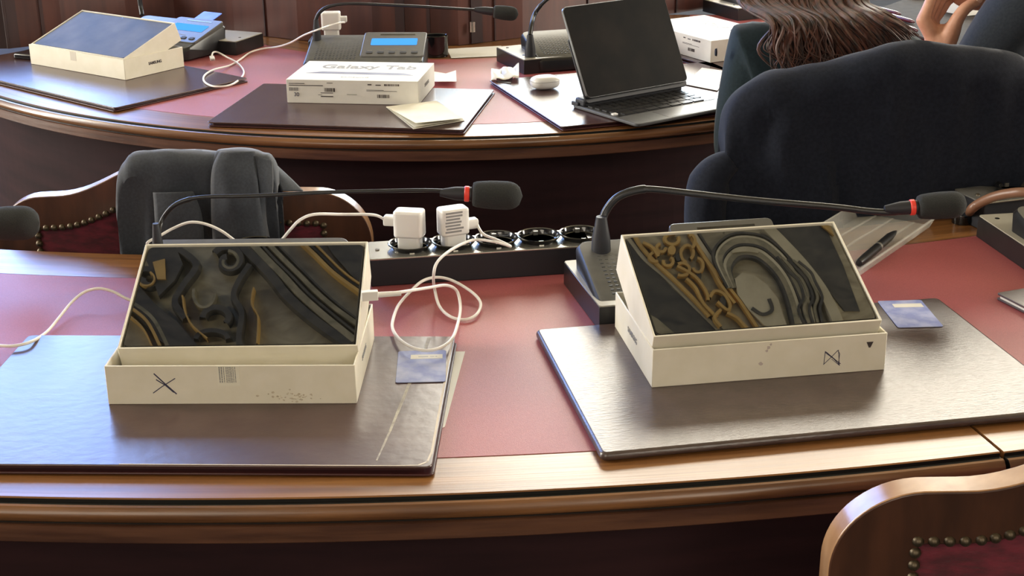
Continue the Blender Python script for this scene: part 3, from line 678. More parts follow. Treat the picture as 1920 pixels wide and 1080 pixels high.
link('clip', MB().tube([Q @ Vector((0, -.0062, .006)), Q @ Vector((0, -.009, .012)), Q @ Vector((0, -.0075, Lp*.36))], .0013, 8), STRIPM, pt, world=True, smooth=True)
# ---------------------------------------------------------------- chairs
def crest(x, hw=.265):
    """height of the top rail relative to its shoulder: raised middle, ogee, rounded corners"""
    s = min(1, abs(x)/hw)
    up = .050*(.5+.5*math.cos(min(1, s/.62)*PI))
    rc = .075; k = max(0, abs(x)-(hw-rc)); dn = -(rc-math.sqrt(max(0, rc*rc-min(k, rc)**2)))
    return up+dn-.018*s*s
def chair(label, cx, cy, rz, ztop, hw=.265, group=None, depth_sign=1):
    t = thing('velvet_chair', label, 'chair', (cx, cy, 0), rz, group)
    K = .55                       # plan curvature, ends sweep forward
    Y = lambda x: K*x*x
    outer = []
    nb = 12
    for k in range(nb): outer.append((-hw, ztop-.42+(.42-.128)*k/nb))
    N = 60
    for k in range(N+1):
        x = -hw*math.cos(PI*k/N); outer.append((x, ztop-.05+crest(x, hw)))
    for k in range(nb-1, -1, -1): outer.append((hw, ztop-.42+(.42-.128)*k/nb))
    P = [Vector((a, b)) for a, b in outer]; n = len(P); inner = []
    wd = .050; ws = .070
    for i in range(n):
        d = (P[min(i+1, n-1)]-P[max(i-1, 0)]).normalized(); nn = Vector((d.y, -d.x)); inner.append(P[i]+nn*wd)
    # keep inner curve tidy
    cl = lambda v: max(-hw+ws, min(hw-ws, v))
    inner = [Vector((cl(q.x), min(p_.y, ztop-.05+crest(cl(q.x), hw)-wd))) for q, p_ in zip(inner, P)]
    th = .028; fr = MB(); vs = []
    for i in range(n):
        for q, dy in ((P[i], 0), (P[i], th), (inner[i], th), (inner[i], 0)):
            vs.append((q.x, Y(q.x)+dy, q.y))
    fs = []; mi = []
    for i in range(n-1):
        a = i*4; b = a+4
        fs += [(a, a+1, b+1, b)]; mi += [1]
        fs += [(a+1, a+2, b+2, b+1), (a+2, a+3, b+3, b+2), (a+3, a, b, b+3)]; mi += [0, 0, 0]
    fs += [(3, 2, 1, 0), (n*4-4, n*4-3, n*4-2, n*4-1)]; mi += [0, 0]
    fr.add(vs, fs); fr.mi = mi
    link('back_frame', fr, [CHAIRW, CHAIRT], t, smooth=True, bevel=.003)
    # velvet panel
    G = []; hi = hw-ws; xs = [-hi+2*hi*k/40 for k in range(41)]
    zb = ztop-.40
    def ztp(x): return ztop-.05+crest(x, hw)-wd+.001
    for j in range(13):
        f = j/12; row = []
        for x in xs:
            z = zb+(ztp(x)-zb)*f; bul = .010*math.sin(PI*f)*math.cos(x/hi*PI/2)
            row.append((x, Y(x)+.006-bul, z))
        G.append(row)
    link('velvet_back', MB().grid(G), VELVET, t, smooth=True)
    link('velvet_front', MB().grid([[(a, b+.024, c) for a, b, c in r] for r in G]), VELVET, t, smooth=True)
    # nails
    def lerp_path():
        o = []
        for k in range(200): o.append((-hi-.002, ztp(hi)-.001-.20*(1-k/200)))
        for k in range(301): o.append((-hi-.002+(2*hi+.004)*k/300, ztp(min(hi, abs(-hi+2*hi*k/300)))+.002))
        for k in range(200): o.append((hi+.002, ztp(hi)-.001-.20*k/200))
        return o
    path = lerp_path()
    acc = 0; last = None; me = None
    for p in path:
        p = Vector(p)
        if last is None or (p-last).length >= .0112:
            last = p
            if me is None:
                o = link('upholstery_nail', MB().lathe([(.0052, 0), (.0047, .0020), (.0032, .0038), (.0011, .0047), (0, .0048)], Matrix.Rotation(PI/2, 4, 'X'), 12), BRASS, t, smooth=True); me = o.data
            else:
                o = bpy.data.objects.new('upholstery_nail', me); COL.objects.link(o); o.parent = t
            o.location = (p.x, Y(p.x)+.001, p.y)
    # seat, rail and legs
    link('seat', MB().prism(rrect(-hw+.01, .02, hw-.01, .44, .05), .40, .46), VELVET, t, bevel=.015, segs=3)
    link('seat_rail', MB().prism(rrect(-hw+.012, .03, hw-.012, .43, .04), .35, .40), CHAIRW, t, bevel=.004)
    for sx in (-1, 1):
        link('leg', MB().tube([(sx*(hw-.03), .40, .36), (sx*(hw-.03), .40, .18), (sx*(hw-.03), .405, 0.0)], [.024, .019, .015], 12), CHAIRW, t, smooth=True)
        link('leg', MB().tube([(sx*(hw-.014), Y(hw)+.014, ztop-.40), (sx*(hw-.018), .06, .36), (sx*(hw-.02), .03, .15), (sx*(hw-.02), -.0, 0.0)], [.017, .02, .018, .016], 12), CHAIRW, t, smooth=True)
    return t
# chair at lower right (in front of the foreground desk)
chair('dark wooden chair with red velvet back and brass nails in the lower right corner', 0.545, 1.035, .04, TOP+.128, hw=.275)
# chair behind the foreground desk with grey jacket
chair('wooden velvet-backed chair with a grey jacket over it, behind the left tablet', -.476, 1.945, .02, TOP+.114, hw=.273)
chair('chair almost fully covered by a large dark coat, behind the right tablet', .585, 2.03, .02, TOP+.19, hw=.26)
# ---------------------------------------------------------------- draped garments
def drape(name, label, outline, Y0, curv, hang, thick, mat, noise_amp=.004, cx=None, back=.10, fold=0, seed=0, nx=90, cat='coat', px_left=None, ysc=0, folds=()):
    """garment hung over a chair back. outline: crest points (x, z) left to right"""
    t = thing(name, label, cat, (outline[len(outline)//2][0], Y0, outline[len(outline)//2][1]-hang))
    O = smooth_path([Vector((a, b, 0)) for a, b in outline], 12)
    # resample by length
    S = [0]
    for i in range(1, len(O)): S.append(S[-1]+(O[i]-O[i-1]).length)
    def at(s):
        for i in range(1, len(O)):
            if S[i] >= s: f = (s-S[i-1])/max(1e-9, S[i]-S[i-1]); return O[i-1].lerp(O[i], f)
        return O[-1].copy()
    C = [at(S[-1]*k/nx) for k in range(nx+1)]
    xm = cx if cx is not None else (C[0].x+C[-1].x)/2
    def yf(x): return Y0+curv*(x-xm)**2
    rows = []
    prof = []
    for k in range(9, 0, -1): prof.append((1, k/9))       # behind
    for k in range(0, 9): prof.append((2, k/8))            # over the top
    for k in range(1, 27): prof.append((3, k/26))          # in front
    for kind, f in prof:
        row = []
        for i, c in enumerate(C):
            x, z = c.x, c.y
            if kind == 1: dy = thick; dz = -back*f
            elif kind == 2:
                a = PI*f; dy = thick/2+thick/2*math.cos(a); dz = thick*.55*(math.sin(a)-1)+0*f
                if f in (0, 1): dz = -thick*.55
            else: dy = 0; dz = -thick*.55-hang*f
            if kind == 1: dz -= thick*.55
            w = 0
            if kind == 3:
                w = noise.noise(Vector((x*9+seed, f*1.1, seed)))*noise_amp*2.2*(.4+f)+noise.noise(Vector((x*26+seed, f*3, 3+seed)))*noise_amp*.8
                w += fold*math.sin(x*55+3*f)*min(1, f*2)
                w += .012*f
                for fx0, fx1, fw, fa in folds: w += fa*math.exp(-((x-(fx0+(fx1-fx0)*f))/fw)**2)*min(1, f*3)
            elif kind == 2:
                w = noise.noise(Vector((x*20+seed, f*2, seed)))*noise_amp*.6
            zz = z+dz+noise.noise(Vector((x*22, f*3+kind, seed)))*noise_amp*.5
            row.append((x, yf(x)+dy-w, zz))
        rows.append(row)
    mb = MB().grid(rows)
    # close the sides
    link('cloth', mb, mat, t, world=True, smooth=True, solid=.0035)
    return t, C, yf
# grey jacket on the left chair
def xz(px, py, Y): p = ay(px, py, Y); return (p.x, p.z)
YJ = 1.925
ol = [xz(222, 360, YJ), xz(224, 322, YJ), xz(234, 304, YJ), xz(250, 289, YJ), xz(300, 287, YJ), xz(360, 285, YJ), xz(402, 287, YJ), xz(412, 283, YJ), xz(470, 283, YJ), xz(490, 288, YJ), xz(502, 290, YJ), xz(509, 299, YJ), xz(516, 318, YJ), xz(520, 345, YJ)]
J, CJ, yj = drape('folded_jacket', 'dark grey jacket folded over the left velvet-backed chair', ol, YJ-.02, .25, .30, .050, CLOTHG, .008, cat='jacket', seed=2, folds=((-.50, -.515, .012, .006), (-.44, -.40, .010, -.006), (-.36, -.38, .012, .008), (-.555, -.53, .010, .004)))
# pocket welt, flap and side tail
def patch(name, pts, Yv, mat, parent, th=.002, **k):
    P = [ay(a, b, Yv) for a, b in pts]; mb = MB(); n = len(P)
    mb.add(P+[p+Vector((0, th, 0)) for p in P], [tuple(range(n)), tuple(range(2*n-1, n-1, -1))]+[(i, (i+1) % n, n+(i+1) % n, n+i) for i in range(n)][::1])
    return link(name, mb, mat, parent, world=True, **k)
def sheet(name, L, R, mat, parent, n=10, amp=.002, seed=0, th=.002):
    """ruled wavy cloth between two 3D polylines"""
    L = smooth_path(L, 6); R = smooth_path(R, 6); m = min(len(L), len(R)); G = []
    for i in range(m):
        row = []
        for k in range(n+1):
            p = L[i].lerp(R[i], k/n); p = p+Vector((0, -1, .2))*(noise.noise(p*30+Vector((seed, 0, 0)))*amp+amp*1.5*math.sin(k/n*PI))
            row.append(p)
        G.append(row)
    return link(name, MB().grid(G), mat, parent, world=True, smooth=True, solid=th)
sheet('pocket_flap', [ay(287, 361, 1.885), ay(290, 400, 1.875), ay(293, 450, 1.865)], [ay(362, 359, 1.885), ay(378, 400, 1.875), ay(382, 450, 1.865)], CLOTHG, J, seed=4)
sheet('sleeve', [ay(412, 284, 1.905), ay(398, 320, 1.888), ay(396, 380, 1.878), ay(400, 450, 1.868)], [ay(478, 284, 1.905), ay(482, 330, 1.885), ay(488, 380, 1.875), ay(500, 450, 1.868)], CLOTHG, J, amp=.005, seed=8)
sheet('cuff', [ay(480, 292, 1.90), ay(484, 330, 1.885), ay(489, 365, 1.88)], [ay(510, 300, 1.91), ay(512, 335, 1.90), ay(511, 365, 1.895)], CLOTHG, J, amp=.003, seed=9)
sheet('tail', [ay(511, 305, 1.94), ay(520, 335, 1.935), ay(528, 358, 1.93)], [ay(512, 304, 1.96), ay(545, 335, 1.96), ay(568, 358, 1.96)], CLOTHG, J, amp=.003, seed=12)
sheet('lining', [ay(470, 375, 1.90), ay(490, 420, 1.89), ay(500, 462, 1.885)], [ay(505, 365, 1.91), ay(498, 405, 1.905), ay(508, 462, 1.90)], CLOTHG, J, amp=.004, seed=15)
# big dark coat
YC = 2.03
ol = [xz(1368, 300, YC), xz(1362, 255, YC), xz(1366, 215, YC), xz(1383, 182, YC), xz(1412, 157, YC), xz(1452, 139, YC), xz(1500, 134, YC), xz(1560, 119, YC), xz(1620, 100, YC), xz(1665, 86, YC), xz(1705, 82, YC), xz(1760, 86, YC), xz(1815, 87, YC), xz(1860, 98, YC), xz(1920, 113, YC), xz(1985, 145, YC), xz(2030, 200, YC), xz(2040, 290, YC)]
K, CK, yk = drape('dark_coat', 'large black wool coat draped over the chair in front of the seated woman', ol, YC-.03, .30, .50, .075, CLOTHN, .013, back=.25, cat='coat', seed=21, fold=.0012, folds=((.372, .50, .010, .009), (.455, .53, .008, -.010), (.44, .515, .010, .006), (.62, .60, .03, .008), (.80, .74, .02, .010), (.33, .40, .012, -.010)))
# hanging sleeve on its left side
sl = [ay(1372, 300, 2.03), ay(1340, 325, 2.03), ay(1325, 365, 2.03), ay(1322, 420, 2.03), ay(1325, 480, 2.03), ay(1330, 560, 2.03)]
link('sleeve', MB().tube(smooth_path(sl, 8), [.020+.019*min(1, i/12) for i in range(41)], 20, flat=.8), CLOTHN, K, world=True, smooth=True)
# ---------------------------------------------------------------- keyboard tablet
a = az(1195, 237, .012); b = az(1350, 207, .012); c = az(1100, 191, .012)
rz = math.atan2(b.y-a.y, b.x-a.x)
kt = thing('keyboard_tablet', 'black tablet standing upright in its keyboard case on the row behind', 'tablet', (a.x, a.y, TOP+.0098), rz)
KW, KD = .250, .195
link('keyboard_base', MB().prism(rrect(0, 0, KW, KD, .010), 0, .006), M('kb_grey', (.075, .078, .082), (.09, .092, .096), .45, (60, 60, 60)), kt, bevel=.0015)
link('key_bed', MB().prism(rrect(.006, .062, KW-.006, .162, .004), .006, .0064), BLACK, kt)
KEYM = M('key_black', (.02, .02, .022), None, .35); km = None
for j, (ny, off) in enumerate(((12, 0), (12, .003), (12, .006), (11, .010), (7, .03))):
    for i in range(ny):
        x0 = .010+off*.5+i*(KW-.024-off)/ny; w_ = (KW-.024-off)/ny-.003; y0 = .143-j*.0195
        o = link('key', MB().prism(rrect(x0, y0, x0+w_, y0+.0155, .002), .0064, .0082), KEYM, kt)
link('trackpad', MB().prism(rrect(.080, .006, .170, .056, .004), .006, .0063), M('kb_pad', (.10, .10, .105), None, .3), kt)
link('sticker', MB().prism(rrect(.006, .075, .017, .084, .002), .0064, .0086), PAPER, kt)
link('hinge', MB().box((.004, .160, .004), (KW-.004, .190, .020)), BLACKM, kt, bevel=.004)
SX = Matrix.Translation((-.001, .158, .017)) @ Matrix.Rotation(math.radians(61), 4, 'X')
SXw = Matrix.Translation((.004, .150, .024)) @ Matrix.Rotation(.0, 4, 'Z') @ Matrix.Rotation(math.radians(63), 4, 'X')
link('tablet_body', MB().prism(rrect(0, 0, .248, .178, .010), -.0065, 0, SXw), M('slate_metal', (.16, .165, .17), None, .3, metal=.8), kt, bevel=.001)
link('screen', MB().prism(rrect(.0015, .0015, .2465, .1765, .009), 0, .0006, SXw), GLASSM, kt)['label'] = 'dusty black screen'
link('rear_flap', MB().prism(rrect(-.001, -.008, .249, .120, .008), -.011, -.007, SXw).box((.0, .175, .004), (.248, .196, .012)), BLACKM, kt, bevel=.0015)
# ---------------------------------------------------------------- papers and small things on the row behind
def sheet_px(name, label, pts, z, mat, cat='paper', th=.0004, lines=False, group=None):
    P = [az(*q, z) for q in pts]; c = P[0]
    t = thing(name, label, cat, (c.x, c.y, TOP+z))
    link('page', MB().prism([(p.x, p.y) for p in P], TOP+z, TOP+z+th), mat, t, world=True)
    return t
# folded papers overhanging the front folder
t = thing('folded_paper', 'cream folded sheet of paper on the front edge of the middle folder', 'paper', az(775, 240, .010))
def fold_sheet(name, pts, zs):
    P = [az(a, b, z) for (a, b), z in zip(pts, zs)]
    mb = MB(); n = len(P); mb.add(P, [tuple(range(n))]); return link(name, mb, PAPERC, t, world=True, solid=.0006)
fold_sheet('lower_leaf', [(724, 201), (775, 242), (872, 226), (818, 192)], [.0105, .0105, .0105, .0105])
fold_sheet('middle_leaf', [(728, 201), (777, 238), (869, 223), (818, 191)], [.0125, .015, .014, .012])
fold_sheet('upper_leaf', [(724, 200), (780, 231), (868, 222), (818, 189)], [.0135, .022, .018, .013])
sheet_px('paper_sheet', 'white sheet at the back of the row behind, right of the black holder', [(838, 92), (940, 86), (941, 105), (846, 109)], .0012, PAPER)
sheet_px('paper_sheet', 'white printed sheet between the keyboard tablet and the seated woman', [(1284, 158), (1345, 170), (1372, 135), (1316, 127)], .011, PAPER)
sheet_px('plastic_sleeve', 'crumpled clear sleeve at the back edge of the middle folder', [(803, 153), (856, 153), (855, 132), (836, 138), (806, 133)], .0105, PAPER, 'sleeve')
# wrapper
wt = thing('paper_wrapper', 'crumpled white wrapper on the back corner of the folder with earbuds', 'wrapper', az(945, 150, .010))
G = []
for j in range(7):
    row = []
    for i in range(15):
        u, v = i/14, j/6
        p = az(921+52*u, 150-14*v-6*u*v, .013); p.z += .010*abs(math.sin(u*6.5+v))*(.4+.6*v)+.006*noise.noise(Vector((u*4, v*4, 1)))+.012*max(0, u-.6)
        row.append(p)
    G.append(row)
link('wrapper_foil', MB().grid(G), M('foil', (.72, .70, .62), (.8, .78, .72), .35, (60, 60, 60)), wt, world=True, smooth=True, solid=.0006)
link('wrapper_flap', MB().prism([(az(q[0], q[1], .010).x, az(q[0], q[1], .010).y) for q in ((930, 152), (958, 157), (962, 144), (932, 146))], TOP+.0100, TOP+.0108), BLACK, wt, world=True)
# earbud case
e = az(1022, 170, .0098); ec = thing('earbud_case', 'white pebble-shaped earbud case on the folder by the keyboard tablet', 'earbud case', (e.x, e.y+.02, TOP+.0100), .35)
def pebble(z0, z1, w, d):
    mb = MB(); pr = []
    for k in range(9):
        f = k/8; a = f*PI/2
        pr.append((math.cos(a)**.55 if k < 8 else 0, f))
    rows = []
    n = 8
    for k in range(2*n+1):
        ph = -PI/2+PI*k/(2*n); c_ = max(0, math.cos(ph))**.6; s_ = math.copysign(abs(math.sin(ph))**.8, math.sin(ph))
        rows.append([(w/2*c_*math.copysign(abs(math.cos(q))**.7, math.cos(q)), d/2*c_*math.copysign(abs(math.sin(q))**.7, math.sin(q)), z0+(z1-z0)*(s_+1)/2) for q in [2*PI*i/32 for i in range(32)]])
    return MB().grid(rows, close=True)
link('case_shell', pebble(0, .026, .058, .047), WHITEP, ec, smooth=True, ang=80)
link('lid_seam', MB().tube([(w_*.0292, d_*.0237, .0165) for w_, d_ in [(math.copysign(abs(math.cos(q))**.7, math.cos(q)), math.copysign(abs(math.sin(q))**.7, math.sin(q))) for q in [2*PI*i/32 for i in range(33)]]], .0003, 6), INKL, ec)
# black slab at far left
a = az(24, 104, .012)
t = thing('black_folder', 'thin black folder sticking out left of the far left box', 'folder', (az(24, 108, .012).x, az(24, 108, .012).y, TOP+.0098), -.42)
link('cover', MB().prism(rrect(0, 0, .12, .14, .006), 0, .012), BLACKG, t, bevel=.003)
# right side: pens, notebook, folders and box
sheet_px('notebook', 'pale edge of a notebook beyond the long brown hair', [(1598, -30), (1606, 0), (1640, 28), (1680, 46), (1684, 42), (1645, 24), (1612, -4), (1604, -32)], .0015, PAPER, 'notebook', .003)
sheet_px('desk_folder', 'grey-brown folder beyond the pens near the resting hand', [(1668, 55), (1790, 90), (1900, 60), (1900, 4), (1700, 0), (1655, 16)], .006, M('grey_pad', (.045, .038, .034), (.06, .05, .045), .8, (60, 60, 60), spec=.15), 'desk pad', .004)
for lab, (x0, y0, x1, y1) in (('dark red ballpoint pen with clip, left one beside the resting hand', (1640, 14, 1690, 27)), ('dark red ballpoint pen touching the resting hand', (1667, 28, 1716, 42)), ('slim dark pencil below the two pens near the resting hand', (1678, 44, 1722, 58))):
    a = az(x0, y0, .016); b = az(x1, y1, .016); dv = b-a
    t = thing('pen', lab, 'pen', a, group=None)
    Q = Matrix.Translation(a) @ dv.to_track_quat('Z', 'Y').to_matrix().to_4x4(); L_ = dv.length
    link('barrel', MB().lathe([(0, 0), (.004, .001), (.0052, .01), (.0052, L_*.8), (.003, L_*.95), (0, L_)], Q, 14), M('pen_red', (.09, .012, .02), None, .3), t, world=True, smooth=True)
    link('clip', MB().tube([Q @ Vector((.003, -.005, .004)), Q @ Vector((.004, -.009, .010)), Q @ Vector((.003, -.007, L_*.4))], .0012, 8), STRIPM if 'ballpoint' in lab else BLACK, t, world=True, smooth=True)
a = az(1812, 30, .012); t = thing('white_box', 'small white box behind the chin of the person at right', 'box', (a.x, a.y, TOP+.011), .5)
link('carton', MB().box((0, 0, 0), (.10, .08, .03)), CARDB, t, bevel=.001)
a = az(1708, 6, .0); t = thing('white_box', 'white box at the top edge left of the resting hand', 'box', (a.x, a.y+.02, TOP+.011), -.25)
link('carton', MB().box((0, 0, 0), (.16, .10, .02)), CARDB, t, bevel=.001)
# ---------------------------------------------------------------- people
def W_(px, py, Y): return ay(px, py, Y)
def arm_pts(J, E, side, sh, el, wr, r=(.052, .045, .034, .026)):
    J[side+'sh'] = (sh, r[0]); J[side+'ua'] = (sh.lerp(el, .5), r[1]); J[side+'el'] = (el, r[2]); J[side+'fa'] = (el.lerp(wr, .5), r[2]*.95); J[side+'wr'] = (wr, r[3]*.9, r[3])
    E += [(side+'sh', side+'ua'), (side+'ua', side+'el'), (side+'el', side+'fa'), (side+'fa', side+'wr')]
def hand_pts(J, E, side, wr, pd, nd, sd, curl, L=.175, tdir=None, spread=.12):
    """pd palm direction, nd palm normal (curl towards), sd thumb side"""
    pd = pd.normalized(); nd = (nd-pd*nd.dot(pd)).normalized(); sd = pd.cross(nd).normalized()*(1 if pd.cross(nd).dot(sd) > 0 else -1)
    J[side+'pm'] = (wr+pd*L*.27, .026, .015); E.append((side+'wr', side+'pm'))
    lens = (.40, .44, .41, .33); offs = (1.35, .45, -.45, -1.3)
    for k in range(4):
        b = wr+pd*L*(.50-.02*abs(k-1))+sd*offs[k]*.0165
        J[f'{side}k{k}'] = (b, .0105, .0105); E.append((side+'pm', f'{side}k{k}'))
        d = (pd+sd*spread*(1.2-k*.8)).normalized(); p = b; prev = f'{side}k{k}'; cu = curl[k] if isinstance(curl, (list, tuple)) else curl
        for j, fr in enumerate((.42, .32, .26)):
            ax = d.cross(nd).normalized(); d = Matrix.Rotation(cu*(1 if j else .7), 3, ax) @ d
            p = p+d*L*lens[k]*fr*1.08; nm = f'{side}f{k}{j}'; J[nm] = (p, .0093-.001*j, .0093-.001*j); E.append((prev, nm)); prev = nm
    td = (tdir or (sd*.85+pd*.55+nd*.25)).normalized(); tb = wr+pd*L*.14+sd*.020
    J[side+'t0'] = (tb, .0135); E.append((side+'pm', side+'t0'))
    p = tb; prev = side+'t0'
    for j, ln in enumerate((.24, .20, .16)):
        p = p+td*L*ln; td = (td+nd*.12+pd*.12).normalized(); nm = f'{side}t{j+1}'; J[nm] = (p, (.0125, .0110, .0092)[j]); E.append((prev, nm)); prev = nm
def head_mesh(c, face, up, s=1.0):
    """sculpted head: ellipsoid field with brow, eye sockets, nose, lips, chin, jaw and ears"""
    f = face.normalized(); r = f.cross(up).normalized(); u = r.cross(f).normalized(); rows = []
    nv, nu = 40, 48
    def bump(x, y, cx, cy, w, h): return math.exp(-((x-cx)/w)**2-((y-cy)/h)**2)
    for j in range(nv+1):
        th = -PI/2+PI*j/nv; row = []
        for i in range(nu):
            ph = 2*PI*i/nu; x = math.cos(th)*math.sin(ph); y = math.cos(th)*math.cos(ph); z = math.sin(th)  # y = forward
            rx, ry, rz_ = .074, .096, .115
            if z < 0: rx *= 1-.28*(-z)**1.3; ry *= 1-.10*(-z)
            px, py, pz = x*rx, y*ry+(.008 if z < 0 else 0)*(-z if z < 0 else 0), z*rz_
            if y > 0:
                k = y
                X_, Z_ = px, pz
                py += k*(.022*bump(X_, Z_, 0, -.018, .011, .014)+.012*bump(X_, Z_, 0, .008, .008, .022)+.006*bump(X_, Z_, 0, .035, .05, .012)
                      - .010*bump(X_, Z_, .031, .014, .015, .010)-.010*bump(X_, Z_, -.031, .014, .015, .010)
                      + .007*bump(X_, Z_, 0, -.050, .020, .006)+.006*bump(X_, Z_, 0, -.062, .017, .006)-.005*bump(X_, Z_, 0, -.056, .022, .0025)
                      + .012*bump(X_, Z_, 0, -.092, .022, .016)+.005*bump(X_, Z_, .04, -.015, .018, .02)+.005*bump(X_, Z_, -.04, -.015, .018, .02))
            row.append(c+(r*px+f*py+u*pz)*s)
        rows.append(row)
    mb = MB().grid(rows, close=True)
    for sd in (-1, 1):            # ears
        e = MB(); G = []
        for j in range(9):
            a = -PI/2+PI*j/8; G.append([c+(r*sd*(.070+.010*math.cos(a)*abs(math.cos(q))+.004)+f*(-.008+.014*math.cos(a)*math.cos(q))+u*(.002+.030*math.sin(a)))*s+r*sd*.003*math.sin(q) for q in [2*PI*k/12 for k in range(12)]])
        mb.grid(G, close=True)
    return mb
# --- seated woman with long hair
hipC = Vector((.50, 2.42, .50))
P = {}
sx0 = Vector((.535, 2.44, 0))
J = {}; E = []
Z = lambda z: TOP+z
J['pel'] = (Vector((.57, 2.34, .52)), .13, .10); J['waist'] = (Vector((.575, 2.37, .66)), .115, .085); J['chest'] = (Vector((.58, 2.41, .80)), .13, .095)
J['neckb'] = (Vector((.565, 2.46, .955)), .055, .05); J['neck'] = (Vector((.55, 2.49, 1.03)), .047); J['hd'] = (Vector((.54, 2.52, 1.11)), .06)
E += [('pel', 'waist'), ('waist', 'chest'), ('chest', 'neckb'), ('neckb', 'neck'), ('neck', 'hd')]
for s_, dx in (('l', -1), ('r', 1)):
    if s_ == 'l': sh = Vector((.410, 2.43, .915)); el = Vector((.406, 2.41, .72)); wr = Vector((.50, 2.66, .80))
    else: sh = Vector((.730, 2.44, .852)); el = Vector((.76, 2.50, .74)); wr = Vector((.68, 2.70, .80))
    arm_pts(J, E, s_, sh, el, wr); E.append(('chest', s_+'sh'))
    hand_pts(J, E, s_, wr, Vector((.25*-dx, 1, -.02)), Vector((0, 0, -1)), Vector((-dx, 0, 0)), .28)
    hp = Vector((.57+dx*.09, 2.38, .49)); kn = Vector((.57+dx*.10, 2.64, .50)); an = Vector((.57+dx*.10, 2.58, .10)); to = Vector((.57+dx*.11, 2.69, .035))
    J[s_+'hp'] = (hp, .085); J[s_+'kn'] = (kn, .058); J[s_+'ca'] = (kn.lerp(an, .35), .055); J[s_+'an'] = (an, .036); J[s_+'to'] = (to, .035, .025)
    E += [('pel', s_+'hp'), (s_+'hp', s_+'kn'), (s_+'kn', s_+'ca'), (s_+'ca', s_+'an'), (s_+'an', s_+'to')]
wm = thing('person', 'seated person with long brown hair in a dark teal jacket, seen from behind', 'person', (.53, 2.40, 0))
bm = skin_mesh(J, E, 'pel')
hb = head_mesh(Vector((.535, 2.56, 1.18)), Vector((.15, 1, -.35)), Vector((0, .3, 1)))
body = link_mesh('body', bm, SKIN, wm)
link('head', hb, SKIN, wm, world=True, smooth=True, ang=80)
# jacket: same skeleton, fuller
JJ = {k: (v[0], *[q*1.0 for q in v[1:]]) for k, v in J.items() if k in ('pel', 'waist', 'chest', 'neckb') or (k[1:] in ('sh', 'ua', 'el', 'fa', 'wr'))}
JJ['pel'] = (J['pel'][0], .155, .12); JJ['waist'] = (J['waist'][0], .145, .105); JJ['chest'] = (J['chest'][0]+Vector((0, 0, .02)), .160, .135); JJ['neckb'] = (J['neckb'][0], .095, .085)
for s_ in 'lr':
    for n_, r_ in (('sh', .068), ('ua', .062), ('el', .060), ('fa', .048), ('wr', .038)): JJ[s_+n_] = (J[s_+n_][0], r_)
EE = [e for e in E if e[0] in JJ and e[1] in JJ]
link_mesh('jacket', skin_mesh(JJ, EE, 'pel'), CLOTHT, wm)
link('cuff_button', MB().lathe([(.007, 0), (.006, .003), (0, .003)], Matrix.Translation(W_(1344, 98, 2.40)) @ Matrix.Rotation(-PI/2, 4, 'Y'), 14), CLOTHN, wm, world=True, smooth=True)
# hair: shell plus locks
hair = MB()
hc = Vector((.535, 2.545, 1.195)); G = []
for j in range(17):
    f = j/16; row = []
    for i in range(33):
        u = i/32; a = PI*.06+PI*.88*u
        if f < .35:
            ph = PI/2*(1-f/.35); r = math.cos(ph); p = hc+Vector((-math.cos(a)*.088*r, -math.sin(a)*.104*r, math.sin(ph)*.125))
        else:
            g = (f-.35)/.65; p = hc+Vector((-math.cos(a)*(.088+.02*g)-.02*g, -math.sin(a)*(.104+.035*g)-.02*g+.06*g*g, -.150*g))
        row.append(p)
    G.append(row)
hair.grid(G)
random.seed(11)
def lock(C, r):
    P_ = smooth_path([W_(*c) for c in C], 7); m = len(P_)
    wv = random.uniform(.001, .006); wp = random.uniform(0, 6)
    P_ = [q+Vector((wv*math.sin(i*.33+wp)*min(1, i/12), -.004*math.sin(i*.2+wp), 0)) for i, q in enumerate(P_)]
    hair.tube(P_, [max(.0005, r*(.7+.5*math.sin(min(1, i/m*1.3)*PI))*(1-.85*(i/m)**4)) for i in range(m)], 6)
for k in range(620):
    u = random.random(); dY = random.uniform(-.02, .018); g_ = random.gauss(0, 5)
    top_ = (1440+145*u, -290, 2.455); m1 = (1388+225*u+g_, -4, 2.335+dY)
    if u < .42:
        v = u/.42; m2 = (1450+95*v+g_, 42+random.gauss(0, 4), 2.255+dY); m3 = (1450+100*v+random.gauss(0, 14), 92, 2.24+dY); en = (1462+105*v+random.gauss(0, 14), random.uniform(105, 150), 2.235+dY)
    else:
        v = (u-.42)/.58; en = (1560+160*v+random.gauss(0, 6), 150-78*v-random.uniform(0, 14), 2.25+dY)
        m2 = (m1[0]+(en[0]-m1[0])*.40, 4+(en[1]-4)*.32, 2.27+dY); m3 = (m1[0]+(en[0]-m1[0])*.78, 4+(en[1]-4)*.68, 2.25+dY)
    lock([top_, (top_[0]*.45+m1[0]*.55, -110, 2.40+dY*.5), m1, m2, m3, en], random.choice((.0010, .0014, .0018, .0024, .0034, .0048)))
ho = link('hair', hair, HAIR, wm, world=True, smooth=True)
ho['label'] = 'long wavy reddish-brown hair'
